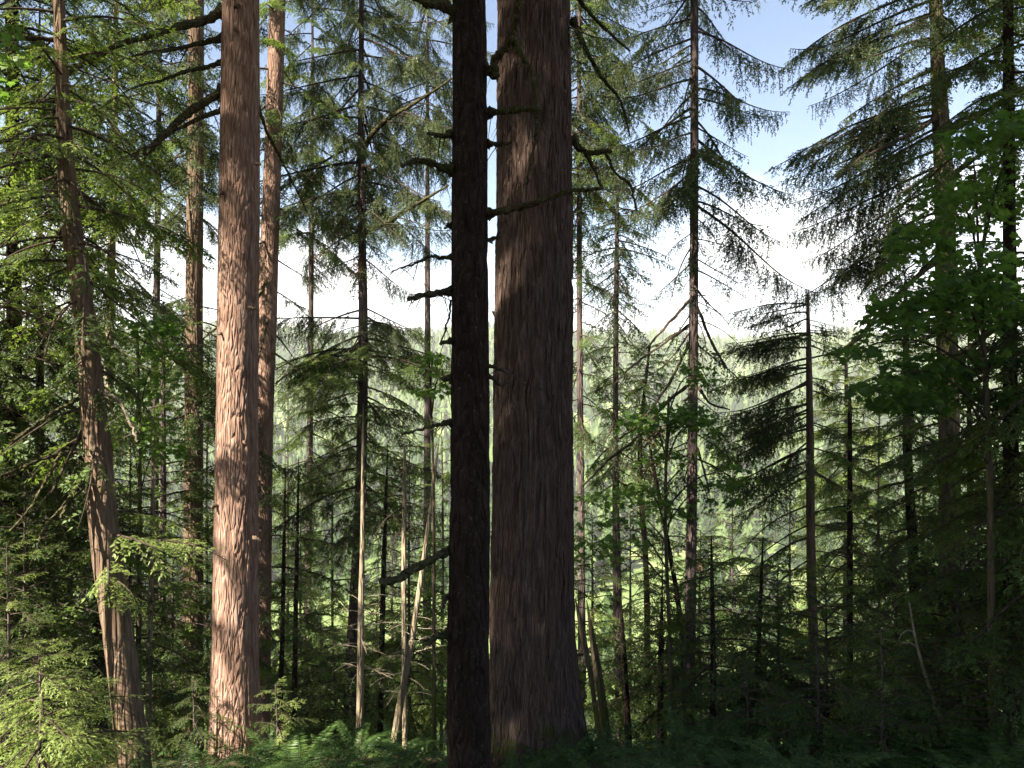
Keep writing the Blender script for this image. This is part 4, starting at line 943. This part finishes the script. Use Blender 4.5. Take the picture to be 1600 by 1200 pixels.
BEDS = [(130, 300, 5.2, 7.0, 7, (.8, 1.0), 'dappled'), (310, 450, 6.2, 8.8, 10, (.75, 1.0), 'shaded'), (440, 690, 5.6, 9.5, 20, (.75, 1.05), 'shaded'), (770, 930, 5.8, 8.2, 11, (.7, .95), 'dark'),
        (920, 1110, 5.6, 9.0, 15, (.75, 1.0), 'dark'), (1100, 1330, 5.0, 8.5, 20, (.8, 1.15), 'dim'), (1330, 1640, 4.8, 8.5, 26, (.9, 1.2), 'dim')]
used = set()
for x0, x1, d0, d1, n, sz, adj in BEDS:
    for i in range(n):
        px = x0 + (x1 - x0) * (i + rng.random()) / n; d = rng.uniform(d0, d1); size = rng.uniform(*sz)
        mx_, nm = min(MARKS, key=lambda m: abs(m[0] - px))
        side = 'below' if abs(mx_ - px) < 9 else ('left of' if px < mx_ else 'right of')
        row = 'front row' if d < d0 + (d1 - d0) * .36 else ('middle row' if d < d0 + (d1 - d0) * .7 else 'back row')
        sw = 'small ' if size < sz[0] + (sz[1] - sz[0]) * .5 else 'large '
        lab = '%s%s sword fern in the %s, %s the %s' % (sw, adj, row, side, nm)
        if lab in used: continue
        used.add(lab)
        fern(lab, px, d, size, rng.randint(9, 13), group='sword ferns along the forest edge')
fern('sword fern with arching feathery fronds in front of the brightest sapling', 75, 4.4, 1.3, 14)
fern('upright bright fern just right of the leaning tree foot', 250, 6.8, 1.05, 11)
fern('fern with sunlit upright fronds at the left side of the sunlit fir foot', 325, 8.0, 1.0, 11)
fern('sunlit fern at the foot of the pale sunlit stem', 560, 10.5, 1.0, 11)
fern('fern with rusty dead fronds at the leaning tree base', 200, 6.6, .8, 10, dead=6)
fern('fern with one bright yellow-green frond in the lower right centre', 1255, 5.4, 1.0, 11)
fern('fern with rust-brown dead fronds right of the straight reddish trunk', 1195, 7.0, .8, 10, dead=6)

# ground cover on the forest floor: leaf litter, twigs and small herbs
def ground_cover():
    rs = np.random.RandomState(21); mb = MB(); n = 24000
    y = 3.2 + rs.rand(n) ** 1.3 * 22; x = (rs.rand(n) - .5) * 2 * (2 + .85 * y); z = ground_z(x, y)
    p = np.stack([x, y, z + .01 + .10 * rs.rand(n) ** 2], -1)
    an = rs.rand(n) * 6.28; d = unit(np.stack([np.cos(an), np.sin(an), rs.rand(n) * .9], -1))
    nr = unit(np.stack([rs.randn(n) * .4, rs.randn(n) * .4, np.ones(n)], -1))
    L = .03 + .07 * rs.rand(n); dead = rs.rand(n) < .35
    leaflets(mb, p[~dead], d[~dead], L[~dead], L[~dead] * .45, nr[~dead], 0, np.clip(.4 + .25 * rs.randn((~dead).sum()), 0, 1))
    leaflets(mb, p[dead], d[dead] * [1, 1, .2], L[dead] * .9, L[dead] * .4, nr[dead], 1, np.clip(.3 + .25 * rs.randn(dead.sum()), 0, 1))
    o = link('ground_cover', mb.mesh('ground_cover', [M['fern'], M['dead']])); tag(o, 'low herbs and dead leaves covering the forest floor', 'ground cover', kind='stuff')
ground_cover()

# ------------------------------------------------------------------ the wood the photographer stands in: unseen trees behind and left, added so their crowns shade the place
def shade_tree(x, y, h, z0, z1, n, L, kind=('fir', 'hemlock')):
    z = gz(x, y); root = thing('conifer_tree', (x, y, z), 'tall unseen conifer added uphill to cast shade', 'tree', 'unseen conifers added uphill to cast shade')
    mb = MB(); zz = np.linspace(-.3, h, 8)
    mb.tube(np.stack([0 * zz, 0 * zz, zz], -1), .26 * (1 - .85 * zz / h) + .02, 10, 0)
    link('trunk', mb.mesh('trunk', [M['bark_brown']], True), root)
    az = rng.random() * 360
    for i in range(n):
        f = (i + rng.random()) / n; az += 137.5 + rng.uniform(-25, 25)
        zb = z0 + (z1 - z0) * f
        add_bough(root, (x, y, z + zb), az, -4 - 14 * (1 - f) + rng.uniform(-8, 8), L * (1 - .75 * f ** 1.5) * rng.uniform(.8, 1.2), rng.choice(kind))
def uphill(c, t):
    """c = offset across the sun's direction, t = metres towards the sun"""
    a = math.cos(SUN_AZ), math.sin(SUN_AZ)
    return (c * -a[1] + t * a[0], c * a[0] + t * a[1])
for c, t, h, z0, z1, n, L in SHADE if 'SHADE' in globals() else [
    (-5.0, 3.5, 24, 8.5, 24, 150, 2.9), (-5.6, 6.4, 21, 8.9, 20.5, 84, 1.5), (-7.3, 10, 30, 15.5, 29, 70, 1.6), (-3.4, 8.5, 30, 11, 29, 110, 3.1), (-2.5, 4.5, 27, 8, 26, 110, 3.8), (-.5, 9.0, 31, 7, 30, 64, 4.0), (1.6, 5.5, 26, 7, 25, 110, 3.8),
    (3.6, 10, 30, 7, 29, 80, 4.2), (5.8, 5, 26, 7, 25, 70, 3.8), (8.5, 9, 30, 8, 29, 64, 4.0), (12, 6, 28, 8, 27, 60, 4.0),
    (-3.6, 14, 32, 15, 31, 90, 3.0), (-2.0, 15, 33, 14, 32, 46, 3.6),
    (-9.8, 12, 31, 20, 30, 46, 2.6), (-12.5, 9, 26, 9, 25, 26, 2.4), (-20, 12, 30, 10, 29, 60, 3.2)]:
    x, y = uphill(c, t); shade_tree(x, y, h, z0, z1, n, L)
x, y = uphill(-11.7, 3.5); shade_tree(x, y, 18, 14.5, 17.8, 14, 1.6)
root = [o for o in C.objects if o.name.startswith('conifer_tree') and o.parent is None][-1]
for z, az, L in ((12.2, -45, 3.0), (12.5, -60, 2.6), (8.3, -32, 2.7), (7.8, -50, 2.8), (6.4, -38, 2.6), (13.2, -45, 2.9), (13.8, -30, 2.9), (14.4, -52, 2.8)):  # boughs added on this unseen tree to throw shadow bands on the sunlit fir
    add_bough(root, (x, y, z), az, -4, L, 'fir')
